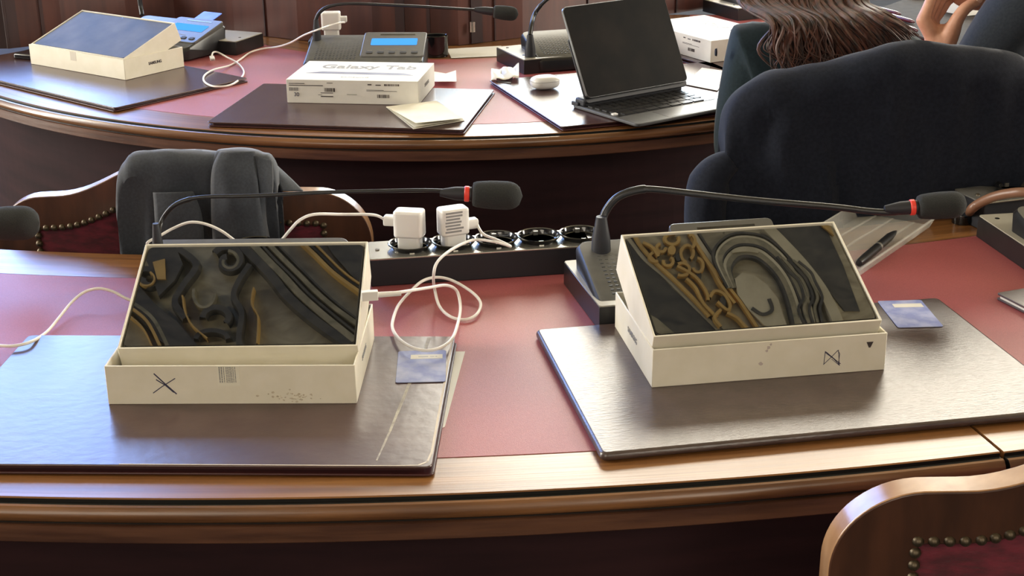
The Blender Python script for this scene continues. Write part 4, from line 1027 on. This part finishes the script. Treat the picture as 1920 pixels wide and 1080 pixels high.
# --- person at right resting chin on hand
J = {}; E = []
J['pel'] = (Vector((1.36, 3.02, .52)), .14, .11); J['waist'] = (Vector((1.33, 3.04, .66)), .13, .10); J['chest'] = (Vector((1.27, 3.07, .80)), .15, .11)
J['neckb'] = (Vector((1.18, 3.12, .93)), .06, .055); J['neck'] = (Vector((1.13, 3.15, .965)), .05)
J['hd'] = (Vector((1.10, 3.17, 1.00)), .05)
E += [('pel', 'waist'), ('waist', 'chest'), ('chest', 'neckb'), ('neckb', 'neck'), ('neck', 'hd')]
wrL = W_(1760, 106, 3.12)
shL = Vector((1.055, 2.93, .925)); shR = Vector((1.32, 3.28, .915)); elL = Vector((.925, 2.93, .70))
arm_pts(J, E, 'l', shL, elL, wrL); E.append(('chest', 'lsh'))
arm_pts(J, E, 'r', shR, Vector((1.40, 3.24, .69)), Vector((1.31, 3.20, .600))); E.append(('chest', 'rsh'))
hand_pts(J, E, 'r', Vector((1.31, 3.20, .600)), Vector((-1, -.25, -.15)), Vector((0, 0, -1)), Vector((0, -1, 0)), .30)
for s_, dy in (('l', -.09), ('r', .09)):
    hp = Vector((1.34, 3.03+dy, .49)); kn = Vector((1.30, 3.10+dy, .50)) if s_ == 'l' else Vector((1.24, 3.2, .50)); kn = Vector((1.27+.1*dy, 3.06+dy*1.3, .50)); an = kn+Vector((.02, 0, -.40)); to = an+Vector((-.08, .03, -.065))
    J[s_+'hp'] = (hp, .09); J[s_+'kn'] = (kn, .06); J[s_+'ca'] = (kn.lerp(an, .35), .056); J[s_+'an'] = (an, .038); J[s_+'to'] = (to, .036, .026)
    E += [('pel', s_+'hp'), (s_+'hp', s_+'kn'), (s_+'kn', s_+'ca'), (s_+'ca', s_+'an'), (s_+'an', s_+'to')]
# hand raised to the face: bones in the photo's pose, fused with the body into one surface
def hp_(px, py, Y): return W_(px, py, Y)
BON = []
def bone(L, rs): BON.append(([hp_(*q) for q in L], rs))
Y0_ = 3.12
for k in range(4):
    bone([(1757, 96, Y0_+.012*k), (1748+2*k, 66, Y0_+.015*k), (1731+5*k, 38+k, Y0_+.018*k)], [.024, .0185, .0158])
bone([(1731, 37, Y0_), (1740, 14, Y0_+.005), (1749, -8, Y0_+.012), (1764, -22, Y0_+.02)], [.0150, .0128, .0118, .0100])
bone([(1736, 38, Y0_+.018), (1748, 14, Y0_+.022), (1760, -8, Y0_+.03), (1776, -20, Y0_+.038)], [.0145, .0122, .0112, .0098])
bone([(1742, 39, Y0_+.036), (1757, 16, Y0_+.040), (1769, -4, Y0_+.046), (1784, -12, Y0_+.052)], [.0138, .0115, .0105, .0092])
bone([(1748, 41, Y0_+.054), (1765, 22, Y0_+.058), (1777, 4, Y0_+.062), (1789, -3, Y0_+.066)], [.0125, .0103, .0094, .0084])
bone([(1766, 92, Y0_-.006), (1779, 70, Y0_-.010), (1788, 50, Y0_-.012)], [.026, .0215, .0180])
bone([(1788, 50, Y0_-.012), (1798, 31, Y0_-.014), (1812, 14, Y0_-.012), (1832, 3, Y0_-.006)], [.0175, .0145, .0135, .0110])
bone([(1762, 76, Y0_), (1764, 62, Y0_+.004), (1772, 58, Y0_)], [.026, .021, .016])
bone([(1757, 90, Y0_+.006), (1760, 125, Y0_-.03)], [.033, .031])
mn = thing('person', 'seated person in a slate suit at top right, resting chin on one hand', 'person', (1.33, 3.04, 0))
mb = MB(); bmn = skin_mesh(J, E, 'pel')
mb.add([v.co for v in bmn.vertices], [tuple(q.vertices) for q in bmn.polygons])
for L_, rs in BON:
    mb.tube(smooth_path(L_, 5), [rs[min(int(i/5), len(rs)-1)]*(1-(i % 5)/5)+rs[min(int(i/5)+1, len(rs)-1)]*(i % 5)/5 for i in range((len(L_)-1)*5+1)], 14)
    for q, r_ in ((L_[0], rs[0]), (L_[-1], rs[-1])): mb.lathe([(r_*math.sin(PI*i/8), -r_*math.cos(PI*i/8)) for i in range(9)], Matrix.Translation(q), 14)
bo = link('body', mb, SKIN, mn, world=True, smooth=True, ang=180)
rm = bo.modifiers.new('fuse', 'REMESH'); rm.mode = 'VOXEL'; rm.voxel_size = .0036; rm.use_smooth_shade = True
sm_ = bo.modifiers.new('relax', 'SMOOTH'); sm_.factor = .5; sm_.iterations = 6
for k_, (i_, w_) in enumerate(((4, .0055), (5, .005), (9, .0065))):
    q = BON[i_][0][-1]; link('fingernail', MB().lathe([(w_, 0), (w_*.9, .0012), (0, .0018)], Matrix.Translation(q+Vector((.002, -.010, .004))) @ Matrix.Rotation(PI*.55, 4, 'X'), 14), NAIL, mn, world=True, smooth=True)
chin = W_(1800, 16, 3.16)
hd = chin+Vector((.030, -.01, .112))
link('head', head_mesh(hd, Vector((-.85, .45, -.25)), Vector((-.15, .0, 1))), SKIN, mn, world=True, smooth=True, ang=80)
hh = MB(); G = []
for j in range(13):
    ph = PI/2*(1-j/12)-.35*(j/12); G.append([hd+Vector((.014, -.008, .012))+Vector((math.cos(a)*.098*math.cos(ph), math.sin(a)*.098*math.cos(ph), .122*math.sin(ph))) for a in [-PI*.95+PI*1.35*i/28 for i in range(29)]])
hh.grid(G); link('hair', hh, HAIRD, mn, world=True, smooth=True, solid=.006)
JJ = {k: v for k, v in J.items() if k in ('pel', 'waist', 'chest', 'neckb', 'lsh', 'lua', 'lel', 'lfa', 'rsh', 'rua', 'rel', 'rfa')}
JJ['pel'] = (J['pel'][0], .17, .13); JJ['waist'] = (J['waist'][0], .16, .12); JJ['chest'] = (J['chest'][0], .17, .13); JJ['neckb'] = (J['neckb'][0]+Vector((.02, -.01, -.005)), .08, .075)
for s_ in 'lr':
    for n_, r_ in (('sh', .085), ('ua', .072), ('el', .058), ('fa', .048)): JJ[s_+n_] = (J[s_+n_][0], r_)
link_mesh('suit_jacket', skin_mesh(JJ, [e for e in E if e[0] in JJ and e[1] in JJ], 'pel'), CLOTHS, mn)
# ---------------------------------------------------------------- setting
def wallbox(name, a, b, mat): return struct(name, MB().box(a, b), mat)
RX, RY0, RY1, RZ = 9.0, -6.0, 10.0, 6.5
wallbox('floor', (-RX, RY0, -.1), (RX, RY1, 0), FLOORM)
wallbox('ceiling', (-RX, RY0, RZ), (RX, RY1, RZ+.2), CEILM)
wallbox('wall_left', (-RX-.2, RY0, 0), (-RX, RY1, RZ), WALLP)
wallbox('wall_right', (RX, RY0, 0), (RX+.2, RY1, RZ), WALLP)
wallbox('wall_back', (-RX, RY0-.2, 0), (RX, RY0, RZ), WALLP)
# front wall with two big openings (windows)
WL = (-7.2, -2.75, 1.5, 5.9); WR = (-.55, 4.5, 1.5, 5.9)
mb = MB()
mb.box((-RX, RY1, 0), (RX, RY1+.3, WL[2])).box((-RX, RY1, WL[3]), (RX, RY1+.3, RZ))
for x0, x1 in ((-RX, WL[0]), (WL[1], WR[0]), (WR[1], RX)): mb.box((x0, RY1, WL[2]), (x1, RY1+.3, WL[3]))
struct('wall_front', mb, WALLDK)
SKYB = EM('sky_blue_daylight', (.30, .48, 1.0), 16)
SKYW = EM('sky_white_daylight', (.64, .83, 1.0), 11)
SKYC = EM('sunlit_blind', (1.0, .92, .76), 17)
def window(n, W4, parts):
    x0, x1, z0, z1 = W4
    fr = MB(); k = max(2, round((x1-x0)/1.5))
    for i in range(k+1):
        x = x0+(x1-x0)*i/k; fr.box((x-.04, RY1+.02, z0), (x+.04, RY1+.12, z1))
    for z in (z0, z0+1.5, z1): fr.box((x0, RY1+.03, z-.04), (x1, RY1+.11, z+.04))
    w = struct(f'window_{n}', fr, FASC)
    for (a, b, m) in parts:
        link('pane', MB().box((x0, RY1+.14, a), (x1, RY1+.16, b)), m, w)
window(1, WL, [(1.5, 5.9, SKYB)])
window(2, WR, [(1.5, 3.35, SKYW), (3.36, 5.9, SKYC)])
# low panelled bench front just behind the second row
base = [(-260, 110), (20, 92), (120, 80), (240, 60), (330, 52), (440, 62), (560, 76), (700, 84), (860, 86), (980, 71), (1150, 43), (1330, 16), (1480, -22), (1600, -60)]
B_ = [az(a, b, 0) for a, b in base]; B_[0].y = B_[1].y+.0
tops = [max(.07, ay(px, -16, b_.y).z-TOP)+TOP for (px, py), b_ in zip(base, B_)]
mb = MB(); top = TOP+.085
for i in range(len(B_)-1):
    a, b = B_[i], B_[i+1]; ta, tb = tops[i], tops[i+1]; d = (b-a).normalized(); n_ = Vector((-d.y, d.x, 0))*.03
    mb.add([(a.x, a.y, TOP+.0012), (b.x, b.y, TOP+.0012), (b.x, b.y, tb), (a.x, a.y, ta), (a.x+n_.x, a.y+n_.y, TOP+.0012), (b.x+n_.x, b.y+n_.y, TOP+.0012), (b.x+n_.x, b.y+n_.y, tb), (a.x+n_.x, a.y+n_.y, ta)],
           [(0, 1, 2, 3), (7, 6, 5, 4), (3, 2, 6, 7), (0, 4, 5, 1), (0, 3, 7, 4), (1, 5, 6, 2)])
wl = struct('wall_wainscot', mb, WALLW)
# panel stiles and dark grooves
def on_wall(px):
    for i in range(len(base)-1):
        if base[i][0] <= px <= base[i+1][0]:
            f = (px-base[i][0])/(base[i+1][0]-base[i][0]); p = B_[i].lerp(B_[i+1], f); d = (B_[i+1]-B_[i]).normalized(); return p, d
for k, (px, w_, m) in enumerate(((8, .030, WALLD), (26, .03, WALLD), (84, .008, WALLD), (500, .004, WALLD), (752, .022, WALLD), (805, .008, WALLD), (893, .030, WALLD), (927, .004, WALLD), (1100, .004, WALLD), (1265, .004, WALLD))):
    p, d = on_wall(px); R_ = Matrix.Translation((p.x, p.y, 0)) @ Matrix.Rotation(math.atan2(d.y, d.x), 4, 'Z')
    struct(f'trim_{k+1}', MB().box((-w_/2, -.0035, TOP+.002), (w_/2, .002, max(TOP+.075, ay(px, -14, p.y).z)), R_), m)
p, d = on_wall(880); R_ = Matrix.Translation((p.x, p.y, TOP+.075)) @ Matrix.Rotation(math.atan2(d.y, d.x), 4, 'Z')
pz = ay(886, 50, p.y)
t = thing('hinge_plate', 'small white metal hinge on the dark wood panelling', 'hinge', (pz.x, p.y-.004, pz.z-.012), 0)
link('plate', MB().box((-.006, -.003, 0), (.006, 0, .024)), STRIPM, t, bevel=.0005)
link('knuckle', MB().tube([(0, -.004, .0), (0, -.004, .024)], .0022, 8), STRIPM, t, smooth=True)
ORN = [["P","D",0,[[1.061,4.437],[1.184,4.41],[1.254,4.301],[1.409,4.124],[1.58,3.98],[1.69,3.87],[1.406,3.819],[1.236,3.998],[1.115,4.212]]],["P","O",0,[[1.219,3.996],[1.322,3.94],[1.432,3.848],[1.27,3.799]]],["P","D",0,[[1.987,4.591],[2.278,4.628],[2.38,4.362],[2.46,4.082],[2.371,4.075],[2.281,4.2],[2.164,4.343],[2.071,4.461]]],["P","G",0,[[2.258,4.597],[2.313,4.602],[2.336,4.535]]],["S","L",0.018,[[1.149,4.426],[1.184,4.381],[1.254,4.291],[1.375,4.188],[1.495,4.066],[1.606,3.955],[1.69,3.87]]],["S","D",0.01,[[1.171,4.428],[1.206,4.383],[1.276,4.293],[1.397,4.189],[1.517,4.068],[1.627,3.956],[1.712,3.871]]],["S","G",0.016,[[1.192,4.43],[1.236,4.357],[1.315,4.268],[1.41,4.181],[1.53,4.06],[1.606,3.973]]],["S","L",0.02,[[1.528,4.48],[1.614,4.342],[1.699,4.225],[1.784,4.119],[1.842,4.03],[1.924,3.898]]],["S","G",0.014,[[1.502,4.478],[1.587,4.33],[1.673,4.214],[1.757,4.107],[1.816,4.019],[1.89,3.895]]],["S","D",0.01,[[1.559,4.483],[1.636,4.354],[1.721,4.237],[1.806,4.13],[1.864,4.042],[1.942,3.909]]],["S","G",0.013,[[1.441,4.446],[1.443,4.429],[1.437,4.413],[1.423,4.4],[1.406,4.393],[1.388,4.395],[1.373,4.403],[1.365,4.418],[1.365,4.435],[1.373,4.451],[1.388,4.462],[1.406,4.467],[1.424,4.464]]],["S","G",0.013,[[1.483,4.288],[1.468,4.296],[1.457,4.312],[1.452,4.332],[1.453,4.353],[1.46,4.372],[1.471,4.386],[1.485,4.394],[1.499,4.393],[1.511,4.386],[1.519,4.372],[1.523,4.355],[1.521,4.338],[1.515,4.323],[1.505,4.312]]],["S","G",0.013,[[1.368,4.369],[1.364,4.355],[1.353,4.344],[1.338,4.341],[1.325,4.345],[1.316,4.356],[1.316,4.37],[1.324,4.383],[1.337,4.39]]],["S","G",0.013,[[1.321,4.282],[1.306,4.277],[1.291,4.279],[1.28,4.289],[1.276,4.303],[1.28,4.317],[1.291,4.329],[1.306,4.334],[1.321,4.332],[1.332,4.322]]],["S","G",0.013,[[1.393,4.311],[1.404,4.301],[1.407,4.287],[1.403,4.273],[1.392,4.262],[1.378,4.258],[1.365,4.259],[1.356,4.267],[1.352,4.277],[1.354,4.288]]],["S","G",0.013,[[1.433,4.273],[1.452,4.28],[1.472,4.279],[1.488,4.27],[1.497,4.255],[1.497,4.237],[1.487,4.22],[1.471,4.209],[1.451,4.204],[1.432,4.207]]],["S","G",0.013,[[1.543,4.319],[1.559,4.314],[1.57,4.301],[1.575,4.283],[1.574,4.264],[1.567,4.248],[1.556,4.237],[1.544,4.233],[1.533,4.236],[1.524,4.245],[1.52,4.257]]],["S","G",0.013,[[1.498,4.453],[1.509,4.459],[1.519,4.457],[1.527,4.447],[1.532,4.432],[1.532,4.415],[1.527,4.398],[1.519,4.386],[1.509,4.381]]],["S","G",0.013,[[1.428,4.259],[1.48,4.235],[1.541,4.193],[1.592,4.112],[1.599,4.066]]],["S","G",0.013,[[1.48,4.187],[1.531,4.135],[1.573,4.045],[1.649,3.968]]],["S","G",0.013,[[1.609,4.085],[1.636,4.125],[1.688,4.111],[1.721,4.048],[1.703,4.018],[1.651,4.061]]],["S","G",0.013,[[1.702,4.0],[1.754,3.976],[1.796,3.933],[1.837,3.882]]],["S","G",0.013,[[1.578,4.33],[1.63,4.248],[1.671,4.166],[1.747,4.06]]],["S","G",0.013,[[1.236,4.386],[1.289,4.361],[1.324,4.307]]],["S","G",0.013,[[1.668,4.016],[1.632,3.966],[1.665,3.913]]],["P","G",0,[[1.421,4.354],[1.418,4.339],[1.41,4.328],[1.398,4.323],[1.387,4.326],[1.379,4.336],[1.376,4.35],[1.379,4.365],[1.387,4.376],[1.399,4.381],[1.41,4.378],[1.418,4.368]]],["P","D",0,[[1.455,4.319],[1.452,4.303],[1.442,4.294],[1.431,4.293],[1.423,4.302],[1.42,4.317],[1.424,4.332],[1.434,4.341],[1.445,4.341],[1.453,4.331]]],["P","D",0,[[1.566,4.214],[1.562,4.191],[1.554,4.176],[1.544,4.176],[1.536,4.19],[1.534,4.213],[1.538,4.236],[1.547,4.249],[1.557,4.248],[1.564,4.233]]],["P","D",0,[[1.699,4.065],[1.695,4.041],[1.686,4.026],[1.675,4.026],[1.667,4.041],[1.665,4.064],[1.669,4.088],[1.679,4.102],[1.69,4.1],[1.698,4.084]]],["P","D",0,[[1.338,4.327],[1.335,4.317],[1.328,4.31],[1.319,4.309],[1.312,4.315],[1.31,4.326],[1.313,4.336],[1.321,4.343],[1.329,4.342],[1.336,4.336]]],["P","L",0,[[1.752,4.211],[1.797,4.253],[1.867,4.24],[1.935,4.189],[1.994,4.109],[2.016,4.017],[2.047,3.917],[1.909,3.943],[1.825,4.029],[1.766,4.118]]],["S","D",0.02,[[1.75,4.154],[1.728,4.266],[1.782,4.348],[1.871,4.356],[1.949,4.305],[2.016,4.215],[2.054,4.086],[2.082,3.92]]],["S","O",0.03,[[1.743,4.153],[1.713,4.28],[1.773,4.37],[1.876,4.379],[1.961,4.323],[2.032,4.226],[2.077,4.088],[2.104,3.922]]],["S","L",0.014,[[1.736,4.153],[1.697,4.293],[1.765,4.392],[1.882,4.402],[1.973,4.342],[2.049,4.238],[2.1,4.09],[2.127,3.924]]],["S","D",0.012,[[1.729,4.152],[1.681,4.307],[1.756,4.413],[1.887,4.425],[1.986,4.361],[2.066,4.249],[2.123,4.092],[2.15,3.926]]],["S","O",0.03,[[1.723,4.152],[1.666,4.32],[1.748,4.435],[1.893,4.449],[1.998,4.38],[2.082,4.261],[2.146,4.094],[2.173,3.928]]],["S","L",0.01,[[1.716,4.151],[1.65,4.334],[1.739,4.457],[1.898,4.472],[2.01,4.398],[2.099,4.272],[2.169,4.096],[2.196,3.93]]],["S","D",0.01,[[1.709,4.15],[1.634,4.348],[1.73,4.48],[1.904,4.495],[2.023,4.417],[2.116,4.283],[2.192,4.097],[2.218,3.932]]],["S","D",0.016,[[1.842,4.04],[1.902,4.007],[1.956,4.04],[1.941,4.104]]],["S","L",0.012,[[1.738,4.373],[1.81,4.389],[1.89,4.386]]],["S","L",0.05,[[1.941,4.557],[2.035,4.458],[2.137,4.341],[2.228,4.214],[2.284,4.105],[2.33,3.978]]],["S","D",0.012,[[1.996,4.367],[2.063,4.276],[2.114,4.224],[2.136,4.13],[2.105,4.053],[2.152,3.926]]],["S","O",0.012,[[2.026,4.362],[2.093,4.279],[2.137,4.226],[2.162,4.133],[2.135,4.055],[2.175,3.928]]],["S","D",0.012,[[2.056,4.357],[2.123,4.282],[2.16,4.228],[2.189,4.135],[2.165,4.058],[2.197,3.93]]],["S","O",0.012,[[2.086,4.352],[2.154,4.284],[2.183,4.23],[2.215,4.137],[2.195,4.06],[2.22,3.932]]],["S","D",0.012,[[2.116,4.347],[2.184,4.287],[2.206,4.232],[2.242,4.14],[2.225,4.063],[2.243,3.934]]],["P","D",0,[[-2.097,4.235],[-2.016,4.176],[-1.918,4.066],[-1.793,3.964],[-1.625,3.772],[-1.767,3.774],[-1.874,3.852],[-1.995,3.978],[-2.092,4.08]]],["S","G",0.012,[[-2.091,4.068],[-2.011,4.016],[-1.934,3.94],[-1.844,3.774]]],["S","O",0.016,[[-2.07,4.087],[-1.984,4.035],[-1.901,3.952],[-1.804,3.774]]],["S","G",0.007,[[-2.098,4.03],[-2.03,3.979],[-1.959,3.909],[-1.889,3.775]]],["S","D",0.04,[[-1.535,4.476],[-1.393,4.332],[-1.298,4.227],[-1.204,4.104],[-1.082,3.988],[-0.963,3.893],[-0.786,3.767]]],["S","O",0.03,[[-1.462,4.475],[-1.334,4.332],[-1.234,4.226],[-1.132,4.11],[-1.01,3.994],[-0.891,3.892],[-0.758,3.779]]],["S","D",0.01,[[-1.408,4.474],[-1.29,4.331],[-1.188,4.226],[-1.089,4.116],[-0.968,4.006],[-0.849,3.904],[-0.731,3.81]]],["S","O",0.02,[[-1.373,4.474],[-1.247,4.337],[-1.147,4.232],[-1.049,4.128],[-0.928,4.018],[-0.733,3.872]]],["S","D",0.008,[[-1.329,4.474],[-1.203,4.337],[-1.106,4.232],[-1.008,4.128],[-0.888,4.018],[-0.734,3.897]]],["S","G",0.014,[[-1.19,4.472],[-1.072,4.355],[-0.979,4.256],[-0.888,4.178],[-0.769,4.087]]],["S","G",0.008,[[-1.122,4.472],[-1.007,4.348],[-0.921,4.256],[-0.845,4.19],[-0.741,4.119]]],["S","D",0.012,[[-1.16,4.472],[-1.036,4.355],[-0.944,4.256],[-0.86,4.184],[-0.74,4.099]]],["P","D",0,[[-1.049,4.487],[-0.694,4.484],[-0.74,4.093],[-0.861,4.223],[-0.969,4.354]]],["S","D",0.03,[[-1.618,4.367],[-1.588,4.395],[-1.549,4.403],[-1.512,4.39],[-1.485,4.362],[-1.475,4.328],[-1.481,4.297],[-1.5,4.276],[-1.525,4.269],[-1.548,4.275],[-1.565,4.291],[-1.572,4.311],[-1.57,4.328],[-1.56,4.339],[-1.548,4.342]]],["S","O",0.012,[[-1.543,4.38],[-1.513,4.368],[-1.492,4.344],[-1.485,4.316],[-1.492,4.292],[-1.509,4.276],[-1.531,4.272],[-1.55,4.279],[-1.563,4.293],[-1.567,4.31],[-1.563,4.323]]],["S","D",0.026,[[-2.043,4.224],[-2.029,4.252],[-2.004,4.268],[-1.974,4.272],[-1.945,4.262],[-1.925,4.243],[-1.916,4.22],[-1.918,4.198],[-1.93,4.182],[-1.947,4.174],[-1.966,4.175],[-1.981,4.184],[-1.991,4.196],[-1.993,4.208],[-1.989,4.218]]],["S","G",0.008,[[-1.956,4.246],[-1.937,4.228],[-1.929,4.207],[-1.932,4.187],[-1.944,4.172],[-1.963,4.164],[-1.982,4.166],[-1.998,4.174],[-2.009,4.186]]],["P","D",0,[[-2.04,4.414],[-1.841,4.422],[-1.785,4.297],[-1.82,4.2],[-1.898,4.104],[-1.975,4.299]]],["P","G",0,[[-1.947,4.305],[-1.884,4.324],[-1.867,4.2],[-1.913,4.201]]],["S","D",0.028,[[-1.823,4.396],[-1.712,4.296],[-1.774,4.167],[-1.808,4.071],[-1.742,3.976]]],["S","G",0.006,[[-1.768,4.103],[-1.745,4.007],[-1.698,3.925],[-1.611,3.849]]],["S","D",0.024,[[-1.419,4.293],[-1.471,4.196],[-1.493,4.1],[-1.443,4.004],[-1.446,3.848],[-1.412,3.77]]],["S","G",0.006,[[-1.386,4.147],[-1.391,4.051],[-1.351,3.972],[-1.346,3.816]]],["S","D",0.026,[[-1.65,3.975],[-1.644,4.0],[-1.628,4.02],[-1.604,4.032],[-1.577,4.035],[-1.551,4.029],[-1.529,4.016],[-1.514,3.998],[-1.509,3.977],[-1.513,3.958],[-1.524,3.943]]],["S","D",0.02,[[-1.674,3.85],[-1.669,3.869],[-1.652,3.885],[-1.625,3.896],[-1.592,3.899],[-1.559,3.895],[-1.53,3.884],[-1.511,3.868],[-1.503,3.848]]],["S","O",0.012,[[-1.595,4.117],[-1.598,4.082],[-1.611,4.054],[-1.632,4.038],[-1.657,4.036],[-1.681,4.05],[-1.7,4.077],[-1.711,4.111],[-1.71,4.147]]]]
OM = {'D': CEILD, 'O': CEILO, 'L': CEILL, 'G': CEILG}
for n_, (kind, m_, w_, pts) in enumerate(ORN):      # painted and gilded stucco relief on the ceiling
    dz = .004+.0006*n_+(.012 if m_ == 'G' else 0)
    if kind == 'P':
        mb = MB().prism([tuple(q) for q in pts], RZ-dz, RZ+.01)
    else:
        Q_ = smooth_path([Vector((q[0], q[1], RZ)) for q in pts], 5)
        nq = len(Q_); mb = MB(); rows = []
        for i_, q in enumerate(Q_):
            d = (Q_[min(i_+1, nq-1)]-Q_[max(i_-1, 0)]).normalized(); n2 = Vector((-d.y, d.x, 0))
            rows.append([q-n2*w_*1.0+Vector((0, 0, .01)), q-n2*w_*.6+Vector((0, 0, -dz)), q+n2*w_*.6+Vector((0, 0, -dz)), q+n2*w_*1.0+Vector((0, 0, .01))])
        mb.grid(rows)
    struct(f'trim_{n_+20}', mb, OM[m_])

# ---------------------------------------------------------------- light
def area(name, loc, target, size, power, col):
    l = bpy.data.lights.new(name, 'AREA'); l.shape = 'RECTANGLE'; l.size, l.size_y = size; l.energy = power; l.color = col
    o = bpy.data.objects.new(name, l); COL.objects.link(o); o.location = loc
    o.rotation_euler = (Vector(target)-Vector(loc)).to_track_quat('-Z', 'Y').to_euler(); return o
# unseen area lamps: added uplights for the ceiling, rear fill, one at the left
area('ceiling_fill_light', (-8.2, 3, 4.2), (-1, 4, 6.5), (1.0, 10), 1300, (1, .93, .80))  # added uplight pair, brightens the ceiling and its bounce
area('ceiling_fill_light', (8.2, 3, 4.2), (1, 4, 6.5), (1.0, 10), 1300, (1, .93, .80))
area('rear_fill_light', (-3.0, -5.6, 3.6), (0, 2, .8), (3.0, 3.4), 150, (1.0, .90, .74))  # added warm fill pair from behind the camera, no window in that wall
area('rear_fill_light', (3.2, -5.6, 3.6), (0, 2, .8), (3.0, 3.4), 150, (1.0, .90, .74))
area('side_area_light', (-8.6, 3.2, 3.4), (0, 2.0, .8), (3.6, 3.4), 150, (.70, .82, 1.0))  # cool area lamp by the left wall, which has no opening
w = bpy.data.worlds.new('world'); SC.world = w; w.use_nodes = True
w.node_tree.nodes['Background'].inputs[0].default_value = (.8, .85, 1, 1); w.node_tree.nodes['Background'].inputs[1].default_value = .05
SC.view_settings.view_transform = 'Standard'; SC.view_settings.look = 'None'; SC.view_settings.gamma = 1
SC.view_settings.exposure = 0.0

GR = {'conference_microphone': 'conference microphones along the desks', 'box_tray': 'open tablet box trays', 'inner_box': 'inner tablet boxes leaning in trays', 'tablet': 'tablets lying in boxes',
      'desk_folder': 'leather folders on the desks', 'usb_charger': 'white usb chargers', 'charging_cable': 'white charging cables', 'id_card': 'bluish name cards', 'velvet_chair': 'velvet backed chairs',
      'tablet_box': 'closed tablet boxes', 'pen': 'pens on the desks', 'white_box': 'small white boxes', 'power_strip': 'socket strips', 'black_holder': 'small black holders', 'curved_desk': 'curved desks', 'paper_sheet': 'loose white sheets'}
for o in list(SC.objects):
    n_ = o.name.split('.')[0]
    if o.parent is None and n_ in GR and 'label' in o: o['group'] = GR[n_]
